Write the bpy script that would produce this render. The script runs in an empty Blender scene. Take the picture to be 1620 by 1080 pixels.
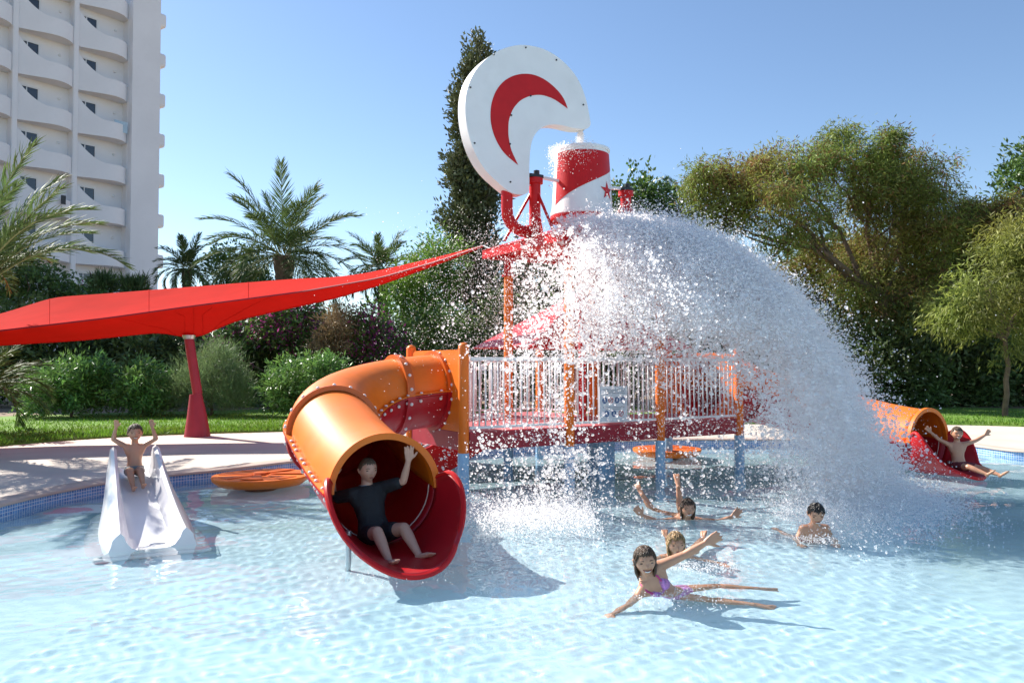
import bpy, bmesh, math
import numpy as np
from mathutils import Vector, Matrix, Quaternion

sc = bpy.context.scene
COL = sc.collection
PI = math.pi
R = math.radians
rng = np.random.default_rng(7)

# ------------------------------------------------------------------ camera, sky, sun, exposure
FPX = 1260.0                       # focal length in photograph pixels (28 mm on a 36 mm frame)
CAMH = 1.7
PITCH = math.atan(35 / FPX)
cam = bpy.data.cameras.new('camera')
cam.lens = 28.0
cam.sensor_width = 36.0
cam.clip_start = 0.05
cam.clip_end = 2000.0
camo = bpy.data.objects.new('camera', cam)
COL.objects.link(camo)
camo.location = (0, 0, CAMH)
camo.rotation_euler = (PI / 2 + PITCH, 0, 0)
sc.camera = camo

SUN = Vector((-0.97, 0.66, 0.92)).normalized()
world = bpy.data.worlds.new('World')
sc.world = world
world.use_nodes = True
wn = world.node_tree
sky = wn.nodes.new('ShaderNodeTexSky')
sky.sky_type = 'NISHITA'
sky.sun_disc = False
sky.sun_elevation = math.asin(SUN.z)
sky.sun_rotation = math.atan2(SUN.x, SUN.y)
sky.altitude = 300.0
sky.air_density = 1.0
sky.dust_density = 0.3
sky.ozone_density = 3.0
wn.links.new(sky.outputs[0], wn.nodes['Background'].inputs[0])
wn.nodes['Background'].inputs[1].default_value = 0.077
sl = bpy.data.lights.new('sun', 'SUN')
sl.energy = 4.2
sl.angle = R(0.5)
sl.color = (1.0, 0.95, 0.87)
sl.cycles.is_caustics_light = True
so = bpy.data.objects.new('sun', sl)
COL.objects.link(so)
so.rotation_euler = SUN.to_track_quat('Z', 'Y').to_euler()
so.location = SUN * 60
sc.view_settings.view_transform = 'Standard'
sc.view_settings.look = 'None'
sc.view_settings.exposure = 1.24
sc.view_settings.gamma = 1.0
sc.cycles.use_denoising = True
sc.cycles.max_bounces = 10
sc.cycles.transparent_max_bounces = 40
sc.cycles.sample_clamp_indirect = 6.0

# ------------------------------------------------------------------ helpers
CP, SP = math.cos(PITCH), math.sin(PITCH)


def ray(px, py):
    xc, zc = (px - 810) / FPX, (540 - py) / FPX
    return Vector((xc, CP - zc * SP, SP + zc * CP))


def at(px, py, Y):
    d = ray(px, py)
    return Vector((0, 0, CAMH)) + d * (Y / d.y)


def on(px, py, z):
    d = ray(px, py)
    return Vector((0, 0, CAMH)) + d * ((z - CAMH) / d.z)


WM = {}


def tag(o, label=None, cat=None, group=None, kind=None):
    if label: o['label'] = label
    if cat: o['category'] = cat
    if group: o['group'] = group
    if kind: o['kind'] = kind
    return o


def empty(name, loc=(0, 0, 0), label=None, cat=None, group=None, rz=0.0):
    o = bpy.data.objects.new(name, None)
    o.empty_display_size = 0.1
    COL.objects.link(o)
    o.location = loc
    o.rotation_euler = (0, 0, rz)
    WM[o.name] = Matrix.Translation(Vector(loc)) @ Matrix.Rotation(rz, 4, 'Z')
    return tag(o, label, cat, group)


def mesh_np(name, V, F, smooth=False):
    """V (n,3), F (m,k) numpy -> mesh, quick"""
    V = np.asarray(V, np.float32); F = np.asarray(F, np.int32)
    me = bpy.data.meshes.new(name)
    me.vertices.add(len(V)); me.vertices.foreach_set('co', V.ravel())
    k = F.shape[1]
    me.loops.add(F.size); me.loops.foreach_set('vertex_index', F.ravel())
    me.polygons.add(len(F)); me.polygons.foreach_set('loop_start', np.arange(0, F.size, k, dtype=np.int32))
    if smooth:
        me.polygons.foreach_set('use_smooth', np.ones(len(F), bool))
    me.update(calc_edges=True)
    return me


def put(name, me, mat=None, parent=None, loc=None, rot=None, world_coords=True, receiver=False):
    """link mesh data as an object; vertices given in world coordinates are moved into the parent's frame"""
    o = bpy.data.objects.new(name, me)
    COL.objects.link(o)
    if mat is not None and not me.materials:
        me.materials.append(mat)
    pm = Matrix.Identity(4)
    if parent is not None:
        pm = WM[parent.name]
        o.parent = parent
    if loc is not None or rot is not None:
        m = Matrix.Translation(Vector(loc if loc is not None else (0, 0, 0)))
        if rot is not None:
            m = m @ rot.to_matrix().to_4x4()
        o.matrix_local = (pm.inverted() @ m) if world_coords else m
        WM[o.name] = pm
    else:
        if parent is not None and world_coords:
            me.transform(pm.inverted())
        WM[o.name] = pm
    if receiver:
        o.cycles.is_caustics_receiver = True
    return o


def frames(P, up=Vector((0, 0, 1))):
    """parallel transport frames along a path"""
    P = [Vector(p) for p in P]
    out = []
    n = len(P)
    prev = None
    for i in range(n):
        t = (P[min(i + 1, n - 1)] - P[max(i - 1, 0)]).normalized()
        if prev is None:
            a = up if abs(t.dot(up)) < 0.95 else Vector((1, 0, 0))
            s = t.cross(a).normalized()
        else:
            s = (prev - t * prev.dot(t)).normalized()
        prev = s
        out.append((P[i], t, s, s.cross(t).normalized()))
    return out


class MB:
    def __init__(self):
        self.v = []; self.f = []

    def add(self, V, F):
        n = len(self.v)
        self.v += [tuple(p) for p in V]
        self.f += [tuple(i + n for i in f) for f in F]
        return self

    def box(self, c, size, ax=None):
        c = Vector(c)
        ax = ax or (Vector((1, 0, 0)), Vector((0, 1, 0)), Vector((0, 0, 1)))
        h = [s / 2 for s in size]
        V = [c + ax[0] * (h[0] * a) + ax[1] * (h[1] * b) + ax[2] * (h[2] * d) for a in (-1, 1) for b in (-1, 1) for d in (-1, 1)]
        return self.add(V, [(0, 1, 3, 2), (4, 6, 7, 5), (0, 4, 5, 1), (2, 3, 7, 6), (0, 2, 6, 4), (1, 5, 7, 3)])

    def tube(self, P, r, n=12, cap=True):
        fr = frames(P)
        m = len(fr)
        rr = [r] * m if isinstance(r, (int, float)) else list(r)
        V = []
        for (p, t, s, b), q in zip(fr, rr):
            for k in range(n):
                a = 2 * PI * k / n
                V.append(p + s * (q * math.cos(a)) + b * (q * math.sin(a)))
        F = []
        for i in range(m - 1):
            for k in range(n):
                k2 = (k + 1) % n
                F.append((i * n + k, i * n + k2, (i + 1) * n + k2, (i + 1) * n + k))
        if cap:
            F.append(tuple(reversed(range(n))))
            F.append(tuple((m - 1) * n + k for k in range(n)))
        return self.add(V, F)

    def lathe(self, c, prof, n=24, cap=True, ax=None):
        c = Vector(c)
        ax = ax or (Vector((1, 0, 0)), Vector((0, 1, 0)), Vector((0, 0, 1)))
        V = []
        for r, z in prof:
            for k in range(n):
                a = 2 * PI * k / n
                V.append(c + ax[0] * (r * math.cos(a)) + ax[1] * (r * math.sin(a)) + ax[2] * z)
        F = []
        for i in range(len(prof) - 1):
            for k in range(n):
                k2 = (k + 1) % n
                F.append((i * n + k, i * n + k2, (i + 1) * n + k2, (i + 1) * n + k))
        if cap:
            F.append(tuple(reversed(range(n))))
            F.append(tuple((len(prof) - 1) * n + k for k in range(n)))
        return self.add(V, F)

    def grid(self, rows, closed=False):
        m, n = len(rows), len(rows[0])
        V = [p for r in rows for p in r]
        F = []
        for i in range(m - 1):
            for k in range(n if closed else n - 1):
                k2 = (k + 1) % n
                F.append((i * n + k, i * n + k2, (i + 1) * n + k2, (i + 1) * n + k))
        return self.add(V, F)

    def build(self, name, mat, parent=None, smooth=False, bevel=0, solid=0, receiver=False, subsurf=0, offset=-1.0):
        me = bpy.data.meshes.new(name)
        me.from_pydata(self.v, [], self.f)
        bm = bmesh.new(); bm.from_mesh(me)
        bmesh.ops.recalc_face_normals(bm, faces=bm.faces)
        bm.to_mesh(me); bm.free()
        o = put(name, me, mat, parent, receiver=receiver)
        if smooth:
            me.polygons.foreach_set('use_smooth', np.ones(len(me.polygons), bool))
            if smooth != 'all':
                try:
                    me.set_sharp_from_angle(angle=R(38))
                except Exception:
                    pass
        if solid:
            md = o.modifiers.new('solid', 'SOLIDIFY'); md.thickness = solid; md.offset = offset
        if subsurf:
            md = o.modifiers.new('sub', 'SUBSURF'); md.levels = subsurf; md.render_levels = subsurf
        if bevel:
            md = o.modifiers.new('bev', 'BEVEL'); md.width = bevel; md.segments = 2; md.limit_method = 'ANGLE'
        return o


# ------------------------------------------------------------------ materials (all procedural)
def pbr(name, col, rough=0.5, var=0.08, vscale=4.0, bump=0.0, bscale=60.0, metal=0.0, spec=0.5, coat=0.0, trans=0.0, island=0.0, hue=0.0, dirt=0.0):
    m = bpy.data.materials.new(name)
    m.use_nodes = True
    nt = m.node_tree; N = nt.nodes; L = nt.links
    b = N['Principled BSDF']
    b.inputs['Roughness'].default_value = rough
    b.inputs['Metallic'].default_value = metal
    b.inputs['Specular IOR Level'].default_value = spec
    b.inputs['Coat Weight'].default_value = coat
    b.inputs['Coat Roughness'].default_value = 0.12
    tc = N.new('ShaderNodeTexCoord')
    nz = N.new('ShaderNodeTexNoise'); nz.inputs['Scale'].default_value = vscale; nz.inputs['Detail'].default_value = 6
    L.new(tc.outputs['Object'], nz.inputs['Vector'])
    hsv = N.new('ShaderNodeHueSaturation'); hsv.inputs['Color'].default_value = (*col, 1)
    mr = N.new('ShaderNodeMapRange'); mr.inputs['From Min'].default_value = 0.3; mr.inputs['From Max'].default_value = 0.7
    mr.inputs['To Min'].default_value = 1 - var; mr.inputs['To Max'].default_value = 1 + var
    L.new(nz.outputs['Fac'], mr.inputs['Value'])
    val = mr.outputs['Result']
    if island:
        ge = N.new('ShaderNodeNewGeometry')
        mi = N.new('ShaderNodeMapRange'); mi.inputs['To Min'].default_value = 1 - island; mi.inputs['To Max'].default_value = 1 + island
        L.new(ge.outputs['Random Per Island'], mi.inputs['Value'])
        mu = N.new('ShaderNodeMath'); mu.operation = 'MULTIPLY'
        L.new(val, mu.inputs[0]); L.new(mi.outputs['Result'], mu.inputs[1]); val = mu.outputs[0]
    L.new(val, hsv.inputs['Value'])
    if hue:
        n2 = N.new('ShaderNodeTexNoise'); n2.inputs['Scale'].default_value = vscale * 0.6; n2.inputs['Detail'].default_value = 3
        L.new(tc.outputs['Object'], n2.inputs['Vector'])
        mh = N.new('ShaderNodeMapRange'); mh.inputs['From Min'].default_value = 0.3; mh.inputs['From Max'].default_value = 0.7
        mh.inputs['To Min'].default_value = 0.5 - hue; mh.inputs['To Max'].default_value = 0.5 + hue
        L.new(n2.outputs['Fac'], mh.inputs['Value']); L.new(mh.outputs['Result'], hsv.inputs['Hue'])
    out = hsv.outputs['Color']
    if dirt:
        n3 = N.new('ShaderNodeTexNoise'); n3.inputs['Scale'].default_value = 2.3; n3.inputs['Detail'].default_value = 8; n3.inputs['Roughness'].default_value = 0.7
        L.new(tc.outputs['Object'], n3.inputs['Vector'])
        rp = N.new('ShaderNodeMapRange'); rp.inputs['From Min'].default_value = 0.52; rp.inputs['From Max'].default_value = 0.75
        rp.inputs['To Max'].default_value = dirt
        L.new(n3.outputs['Fac'], rp.inputs['Value'])
        mx = N.new('ShaderNodeMix'); mx.data_type = 'RGBA'
        L.new(rp.outputs['Result'], mx.inputs[0]); L.new(out, mx.inputs[6]); mx.inputs[7].default_value = (0.28, 0.24, 0.19, 1)
        out = mx.outputs[2]
    L.new(out, b.inputs['Base Color'])
    if bump:
        n4 = N.new('ShaderNodeTexNoise'); n4.inputs['Scale'].default_value = bscale; n4.inputs['Detail'].default_value = 4
        L.new(tc.outputs['Object'], n4.inputs['Vector'])
        bp = N.new('ShaderNodeBump'); bp.inputs['Strength'].default_value = bump; bp.inputs['Distance'].default_value = 0.02
        L.new(n4.outputs['Fac'], bp.inputs['Height']); L.new(bp.outputs['Normal'], b.inputs['Normal'])
    if trans:
        tr = N.new('ShaderNodeBsdfTranslucent'); L.new(out, tr.inputs['Color'])
        ms = N.new('ShaderNodeMixShader'); ms.inputs[0].default_value = trans
        L.new(b.outputs[0], ms.inputs[1]); L.new(tr.outputs[0], ms.inputs[2])
        L.new(ms.outputs[0], N['Material Output'].inputs['Surface'])
    return m


M = {}
M['orange'] = pbr('orange_fibreglass', (0.81, 0.175, 0.01), 0.48, 0.09, 3, coat=0.05, spec=0.35, dirt=0.16)
M['orange_dark'] = pbr('orange_flange', (0.62, 0.12, 0.01), 0.4, 0.08, 6)
M['red'] = pbr('red_fibreglass', (0.44, 0.008, 0.014), 0.35, 0.1, 3, coat=0.1, spec=0.4, dirt=0.14)
M['redpaint'] = pbr('red_painted_steel', (0.56, 0.008, 0.009), 0.4, 0.08, 5, spec=0.3)
M['maroon'] = pbr('maroon_painted_steel', (0.32, 0.012, 0.028), 0.45, 0.12, 5)
M['deckred'] = pbr('pink_rubber_deck', (0.55, 0.16, 0.17), 0.6, 0.15, 8, bump=0.2)
M['white'] = pbr('white_board', (0.86, 0.84, 0.83), 0.4, 0.03, 3, dirt=0.08)
M['whitemetal'] = pbr('white_powder_coat', (0.8, 0.8, 0.8), 0.35, 0.04, 8)
M['slidewhite'] = pbr('white_fibreglass', (0.8, 0.78, 0.79), 0.3, 0.03, 3, coat=0.3, dirt=0.05)
M['bluepost'] = pbr('pale_blue_painted_post', (0.3, 0.52, 0.74), 0.4, 0.08, 6)
M['steel'] = pbr('galvanised_steel', (0.55, 0.57, 0.58), 0.35, 0.1, 12, metal=0.8)
M['bolt'] = pbr('pale_bolt_cap', (0.82, 0.74, 0.7), 0.3, 0.05, 8)
M['black'] = pbr('black_plastic', (0.02, 0.02, 0.022), 0.4, 0.1, 8)
M['seam'] = pbr('cream_sealant', (0.75, 0.6, 0.5), 0.6, 0.05)
M['sail'] = pbr('red_sail_cloth', (0.70, 0.022, 0.014), 0.9, 0.06, 1.5, bump=0.7, bscale=1.6, trans=0.42, spec=0.08)
M['concrete'] = pbr('beige_pool_deck', (0.60, 0.51, 0.43), 0.85, 0.1, 0.9, bump=0.25, bscale=40, hue=0.008, dirt=0.12)
M['coping'] = pbr('rose_stone_coping', (0.52, 0.4, 0.33), 0.8, 0.12, 1.6, bump=0.2, bscale=40, dirt=0.12)
M['soil'] = pbr('dry_soil', (0.24, 0.17, 0.11), 0.95, 0.25, 0.6, bump=0.5, bscale=12)
M['lawn'] = pbr('mown_lawn', (0.13, 0.24, 0.025), 0.9, 0.22, 1.2, bump=0.8, bscale=45, hue=0.015)
M['blade'] = pbr('grass_blade', (0.15, 0.28, 0.025), 0.6, 0.2, 1.0, trans=0.35, island=0.35, hue=0.015)
M['poolfloor'] = pbr('pale_blue_pool_paint', (0.49, 0.65, 0.71), 0.7, 0.04, 1.2)
M['plaster'] = pbr('white_render_wall', (0.84, 0.83, 0.84), 0.85, 0.04, 0.4, dirt=0.05)
M['frame'] = pbr('white_window_frame', (0.78, 0.78, 0.78), 0.4, 0.02)
M['glass'] = pbr('dark_window_glass', (0.035, 0.04, 0.05), 0.08, 0.3, 0.7, spec=0.8)
M['balglass'] = pbr('pale_blue_glass_panel', (0.45, 0.58, 0.66), 0.1, 0.1)
M['bark'] = pbr('brown_bark', (0.16, 0.11, 0.075), 0.9, 0.3, 6, bump=0.9, bscale=22)
M['palmbark'] = pbr('palm_bark', (0.17, 0.12, 0.08), 0.95, 0.35, 9, bump=1.0, bscale=18)
M['frond'] = pbr('palm_leaflet', (0.10, 0.145, 0.045), 0.6, 0.2, 1.5, trans=0.25, island=0.35, hue=0.02, spec=0.25)
M['frond_grey'] = pbr('grey_green_palm_leaflet', (0.13, 0.19, 0.06), 0.6, 0.2, 1.5, trans=0.25, island=0.35, hue=0.02, spec=0.25)
M['rachis'] = pbr('palm_rachis', (0.26, 0.27, 0.1), 0.5, 0.2, 3)
M['leaf_mid'] = pbr('mid_green_leaf', (0.10, 0.17, 0.04), 0.45, 0.3, 0.9, trans=0.3, island=0.4, hue=0.02)
M['leaf_bright'] = pbr('bright_green_leaf', (0.15, 0.26, 0.04), 0.45, 0.25, 0.9, trans=0.35, island=0.4, hue=0.02)
M['leaf_shrub'] = pbr('oleander_leaf', (0.15, 0.29, 0.07), 0.4, 0.25, 1.2, trans=0.28, island=0.4, hue=0.02)
M['leaf_feather'] = pbr('feathery_pale_leaf', (0.17, 0.25, 0.10), 0.55, 0.2, 1.2, trans=0.35, island=0.35, hue=0.015)
M['leaf_dark'] = pbr('dark_hedge_leaf', (0.10, 0.15, 0.043), 0.5, 0.35, 0.7, trans=0.25, island=0.45, hue=0.03)
M['leaf_cypress'] = pbr('cypress_scale_leaf', (0.11, 0.125, 0.05), 0.6, 0.3, 1.2, trans=0.15, island=0.4, hue=0.02)
M['leaf_olive'] = pbr('olive_feathery_leaf', (0.23, 0.265, 0.055), 0.6, 0.4, 0.4, trans=0.42, island=0.45, hue=0.05)
M['leaf_rust'] = pbr('rusty_seed_tuft', (0.24, 0.13, 0.05), 0.7, 0.3, 0.8, trans=0.3, island=0.4, hue=0.02)
M['flower'] = pbr('magenta_bract', (0.38, 0.06, 0.22), 0.6, 0.3, 2, trans=0.4, island=0.35, hue=0.02)
M['dry'] = pbr('dry_brown_foliage', (0.30, 0.20, 0.10), 0.8, 0.3, 1.5, trans=0.2, island=0.4)
M['ink_blue'] = pbr('blue_print', (0.06, 0.13, 0.3), 0.5, 0.02)
M['ink_red'] = pbr('red_print', (0.5, 0.08, 0.08), 0.5, 0.02)
M['ink_grey'] = pbr('grey_print', (0.3, 0.33, 0.38), 0.5, 0.02)
M['signgrey'] = pbr('pale_sign_plate', (0.66, 0.7, 0.76), 0.4, 0.02)


def tile_mat():
    m = pbr('blue_pool_mosaic', (0.10, 0.25, 0.55), 0.25, 0.1)
    nt = m.node_tree; N = nt.nodes; L = nt.links
    b = N['Principled BSDF']
    uv = N.new('ShaderNodeUVMap')
    br = N.new('ShaderNodeTexBrick')
    br.offset = 0.0
    br.inputs['Color1'].default_value = (0.08, 0.20, 0.48, 1)
    br.inputs['Color2'].default_value = (0.16, 0.36, 0.66, 1)
    br.inputs['Mortar'].default_value = (0.62, 0.68, 0.74, 1)
    br.inputs['Scale'].default_value = 1.0
    br.inputs['Brick Width'].default_value = 0.04
    br.inputs['Row Height'].default_value = 0.04
    br.inputs['Mortar Size'].default_value = 0.0035
    L.new(uv.outputs[0], br.inputs['Vector'])
    L.new(br.outputs['Color'], b.inputs['Base Color'])
    return m


M['tile'] = tile_mat()


def water_mat():
    m = bpy.data.materials.new('pool_water'); m.use_nodes = True
    b = m.node_tree.nodes['Principled BSDF']
    b.inputs['Base Color'].default_value = (0.93, 0.985, 1.0, 1)
    b.inputs['Transmission Weight'].default_value = 1.0
    b.inputs['IOR'].default_value = 1.33
    b.inputs['Roughness'].default_value = 0.0
    return m


def drop_mat():
    m = bpy.data.materials.new('aerated_water'); m.use_nodes = True
    nt = m.node_tree; N = nt.nodes; L = nt.links
    b = N['Principled BSDF']
    b.inputs['Base Color'].default_value = (0.98, 0.955, 0.945, 1)
    b.inputs['Roughness'].default_value = 0.2
    tr = N.new('ShaderNodeBsdfTranslucent'); tr.inputs['Color'].default_value = (0.99, 0.965, 0.955, 1)
    ms = N.new('ShaderNodeMixShader'); ms.inputs[0].default_value = 0.62
    L.new(b.outputs[0], ms.inputs[1]); L.new(tr.outputs[0], ms.inputs[2])
    tp = N.new('ShaderNodeBsdfTransparent')
    m2 = N.new('ShaderNodeMixShader'); m2.inputs[0].default_value = 0.22
    L.new(ms.outputs[0], m2.inputs[1]); L.new(tp.outputs[0], m2.inputs[2])
    L.new(m2.outputs[0], N['Material Output'].inputs['Surface'])
    return m


M['water'] = water_mat()
M['drop'] = drop_mat()

# ------------------------------------------------------------------ ground, pool, deck
PC = Vector((2.0, 8.0, 0))
FLOORZ = -0.32
DECKZ = 0.15


def polar(pts):
    a = np.array([math.atan2(y - PC.y, x - PC.x) for x, y in pts]); r = np.array([math.hypot(x - PC.x, y - PC.y) for x, y in pts])
    i = np.argsort(a); a, r = a[i], r[i]
    a = np.concatenate([a - 2 * PI, a, a + 2 * PI]); r = np.tile(r, 3)

    def f(t):
        # smooth (cubic) interpolation
        k = np.clip(np.searchsorted(a, t) - 1, 1, len(a) - 3)
        h = a[k + 1] - a[k]; u = (t - a[k]) / h
        m0 = (r[k + 1] - r[k - 1]) / (a[k + 1] - a[k - 1]) * h; m1 = (r[k + 2] - r[k]) / (a[k + 2] - a[k]) * h
        return (2 * u**3 - 3 * u**2 + 1) * r[k] + (u**3 - 2 * u**2 + u) * m0 + (-2 * u**3 + 3 * u**2) * r[k + 1] + (u**3 - u**2) * m1
    return f


def pxg(px, py, z=DECKZ):
    p = on(px, py, z); return (p.x, p.y)


pool_pts = [pxg(-60, 812), pxg(0, 797), pxg(100, 774), pxg(200, 757), pxg(340, 743), pxg(470, 728), (-1.6, 14.3), (0.6, 15.6), (3.2, 16.4), (6.2, 16.3), pxg(1500, 700), pxg(1620, 713),
            (12.2, 11.5), (13.6, 7.5), (13, 1), (8, -5), (0, -7), (-6, -5), (-8.6, 0), (-7.6, 5.6)]
deck_pts = [pxg(-120, 722), pxg(0, 706), pxg(200, 691), pxg(460, 682.5), (-2.5, 19.2), (2, 20.2), (7, 20.4), pxg(1500, 672), pxg(1620, 675), (17, 15), (19, 7), (17, -6), (6, -13), (-8, -12), (-15, -4), (-14.5, 6)]
fp, fd = polar(pool_pts), polar(deck_pts)
NA = 400
ANG = np.linspace(-PI, PI, NA, endpoint=False)


def ring_mesh(name, radii, zs, mat, uvs=False, receiver=False, kind='structure'):
    rows = []
    for rr, z in zip(radii, zs):
        rows.append(np.stack([PC.x + rr * np.cos(ANG), PC.y + rr * np.sin(ANG), np.full(NA, z)], -1))
    V = np.concatenate(rows)
    F = []
    k = np.arange(NA); k2 = (k + 1) % NA
    for i in range(len(rows) - 1):
        F.append(np.stack([i * NA + k, (i + 1) * NA + k, (i + 1) * NA + k2, i * NA + k2], -1))
    F = np.concatenate(F)
    me = mesh_np(name, V, F)
    if uvs:
        rr = radii[0]
        seg = np.hypot(np.diff(np.append(V[:NA, 0], V[0, 0])), np.diff(np.append(V[:NA, 1], V[0, 1])))
        arc = np.concatenate([[0], np.cumsum(seg)])
        uv = me.uv_layers.new(name='UVMap')
        co = []
        for i in range(len(rows) - 1):
            for j in range(NA):
                co += [arc[j], zs[i], arc[j], zs[i + 1], arc[j + 1], zs[i + 1], arc[j + 1], zs[i]]
        uv.data.foreach_set('uv', np.array(co, np.float32))
    o = put(name, me, mat, receiver=receiver)
    tag(o, kind=kind)
    return o


rp = fp(ANG); rd = fd(ANG)
ring_mesh('pool_wall', [rp, rp], [DECKZ - 0.035, FLOORZ - 0.02], M['tile'], uvs=True, receiver=True)
ring_mesh('pool_coping', [rp, rp - 0.025, rp - 0.03, rp - 0.02, rp, rp + 0.32], [DECKZ - 0.035, DECKZ - 0.032, DECKZ - 0.018, DECKZ - 0.003, DECKZ + 0.004, DECKZ + 0.004], M['coping'])
ring_mesh('pool_deck', [rp + 0.318, rd], [DECKZ, DECKZ], M['concrete'])
ring_mesh('lawn', [rd - 0.01, rd + 0.01, rd + 3, rd + 8.5], [DECKZ - 0.05, DECKZ + 0.03, DECKZ + 0.06, DECKZ + 0.06], M['lawn'])
ring_mesh('ground', [rd + 8.4, rd + 40, np.full(NA, 900.0)], [DECKZ + 0.05, DECKZ, DECKZ - 0.5], M['soil'])
me = mesh_np('pool_floor', [(-14, -12, FLOORZ), (20, -12, FLOORZ), (20, 22, FLOORZ), (-14, 22, FLOORZ)], [(0, 1, 2, 3)])
tag(put('pool_floor', me, M['poolfloor'], receiver=True), kind='structure')

# water sheet with real ripples (its refraction makes the light net on the floor)
wr = np.random.default_rng(11)
WAV = []
for k in range(46):
    lam = math.exp(wr.uniform(math.log(0.075), math.log(0.26))); a = wr.uniform(0, 2 * PI)
    WAV.append((2 * PI / lam * math.cos(a), 2 * PI / lam * math.sin(a), wr.uniform(0, 6.28), 0.0020 * lam ** 1.15))
for k in range(10):
    lam = wr.uniform(0.6, 2.2); a = wr.normal(-1.2, 0.7)
    WAV.append((2 * PI / lam * math.cos(a), 2 * PI / lam * math.sin(a), wr.uniform(0, 6.28), 0.0022 * lam ** 0.8))
SPLASH = Vector((3.2, 9.6, 0))


def wave(X, Y):
    Z = np.zeros_like(X)
    for kx, ky, p, A in WAV:
        Z += A * np.sin(kx * X + ky * Y + p)
    d = np.hypot((X - SPLASH.x) / 2.2, (Y - SPLASH.y) / 1.3)
    amp = 0.75 + 0.9 * np.exp(-d * d)
    near = np.clip((Y - 3) / 3, 0, 1)
    return Z * amp


ys = np.concatenate([np.arange(-7.5, 2.6, 0.25), np.arange(2.6, 6.0, 0.019), np.arange(6.0, 9.5, 0.033), np.arange(9.5, 17.2, 0.06)])
xs = np.concatenate([np.arange(-9.5, -3.2, 0.06), np.arange(-3.2, 3.2, 0.02), np.arange(3.2, 14.2, 0.06)])
X, Y = np.meshgrid(xs, ys)
V = np.stack([X, Y, wave(X, Y)], -1).reshape(-1, 3)
nx = len(xs)
i = (np.arange(len(ys) - 1)[:, None] * nx + np.arange(nx - 1)[None])
F = np.stack([i, i + 1, i + nx + 1, i + nx], -1).reshape(-1, 4)
wo = put('pool_water', mesh_np('pool_water', V, F, True), M['water'])
wo.cycles.is_caustics_caster = True
tag(wo, kind='structure')

# ------------------------------------------------------------------ the water play tower
A0 = Vector((-0.62, 10.2, 0))
UU = Vector((0.857, 0.515, 0)).normalized()
VV = Vector((-UU.y, UU.x, 0))
ZZ = Vector((0, 0, 1))
BAY = 1.65
AX = (UU, VV, ZZ)


def G(u, v, z=0.0):
    return A0 + UU * (u * BAY) + VV * (v * BAY) + ZZ * z


DZ = 0.83
tower = empty('water_play_tower', G(1.5, 0.5, FLOORZ), 'red and orange water play platform with white railings under the dumping water', 'play tower')


def post(u, v, top, tall=False):
    p = G(u, v)
    mb = MB()
    if tall:
        mb.lathe(p, [(0.07, 0.56), (0.07, 3.06)], 20)
    else:
        mb.lathe(p, [(0.07, 0.56), (0.07, top - 0.06), (0.062, top - 0.03), (0.04, top - 0.008), (0.012, top)], 20)
    o = mb.build('post', M['orange'], tower, smooth=True)
    MB().lathe(p, [(0.074, FLOORZ), (0.074, 0.56)], 20).build('post_base', M['bluepost'], o, smooth=True, receiver=True)
    if tall:
        MB().lathe(p, [(0.075, 3.062), (0.105, 3.062), (0.105, 3.09), (0.075, 3.09), (0.072, 3.092), (0.072, 3.46)], 20).build('post_head', M['redpaint'], o, smooth=True)
    return o


for u, v in ((0, 0), (0, 1), (3, 0), (3, 1)):
    post(u, v, 1.97)
for u, v in ((1, 0), (2, 0), (1, 1), (2, 1)):
    post(u, v, 3.5, True)

# deck panels, edge beams
for u, v in ((0, 0), (1, 0), (2, 0), (1, 1)):
    MB().box(G(u + 0.5, v + 0.5, DZ - 0.02), (BAY - 0.02, BAY - 0.02, 0.04), AX).build('deck_panel', M['deckred'], tower, bevel=0.006)


def beam(u0, v0, u1, v1):
    a, b = G(u0, v0, DZ - 0.125), G(u1, v1, DZ - 0.125)
    d = (b - a); L = d.length; d.normalize()
    MB().box((a + b) / 2, (L - 0.15, 0.05, 0.235), (d, ZZ.cross(d), ZZ)).build('edge_beam', M['maroon'], tower, bevel=0.006)


for u in range(3):
    beam(u, 0, u + 1, 0); beam(u, 1, u + 1, 1)
for u in range(4):
    beam(u, 0, u, 1)
beam(1, 2, 2, 2); beam(1, 1, 1, 2); beam(2, 1, 2, 2)

# railings
bal_mesh = MB().lathe((0, 0, 0), [(0.011, 0), (0.011, 0.87)], 8)
bme = bpy.data.meshes.new('baluster'); bme.from_pydata(bal_mesh.v, [], bal_mesh.f); bme.materials.append(M['whitemetal'])
bme.polygons.foreach_set('use_smooth', np.ones(len(bme.polygons), bool))


def railing(u0, v0, u1, v1, n=16):
    a, b = G(u0, v0), G(u1, v1)
    d = (b - a); L = d.length; d.normalize()
    a = a + d * 0.085; b = b - d * 0.085
    mb = MB()
    mb.box((a + b) / 2 + ZZ * 1.76, ((b - a).length, 0.045, 0.05), (d, ZZ.cross(d), ZZ))
    rail = mb.build('railing', M['whitemetal'], tower, bevel=0.01)
    MB().box((a + b) / 2 + ZZ * 0.875, ((b - a).length, 0.04, 0.035), (d, ZZ.cross(d), ZZ)).build('bottom_rail', M['whitemetal'], rail, bevel=0.006)
    for k in range(n):
        put('baluster', bme, None, rail, loc=a + (b - a) * ((k + 0.6) / (n + 0.2)) + ZZ * 0.88)


for u in range(3):
    railing(u, 0, u + 1, 0)
railing(0, 1, 1, 1); railing(2, 1, 3, 1); railing(2, 1, 2, 2); railing(1, 2, 2, 2)
for p in ((1, 2), (2, 2)):
    post(p[0], p[1], 1.97)

# end panels with a round slide opening
TR = 0.49      # tube radius


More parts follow.
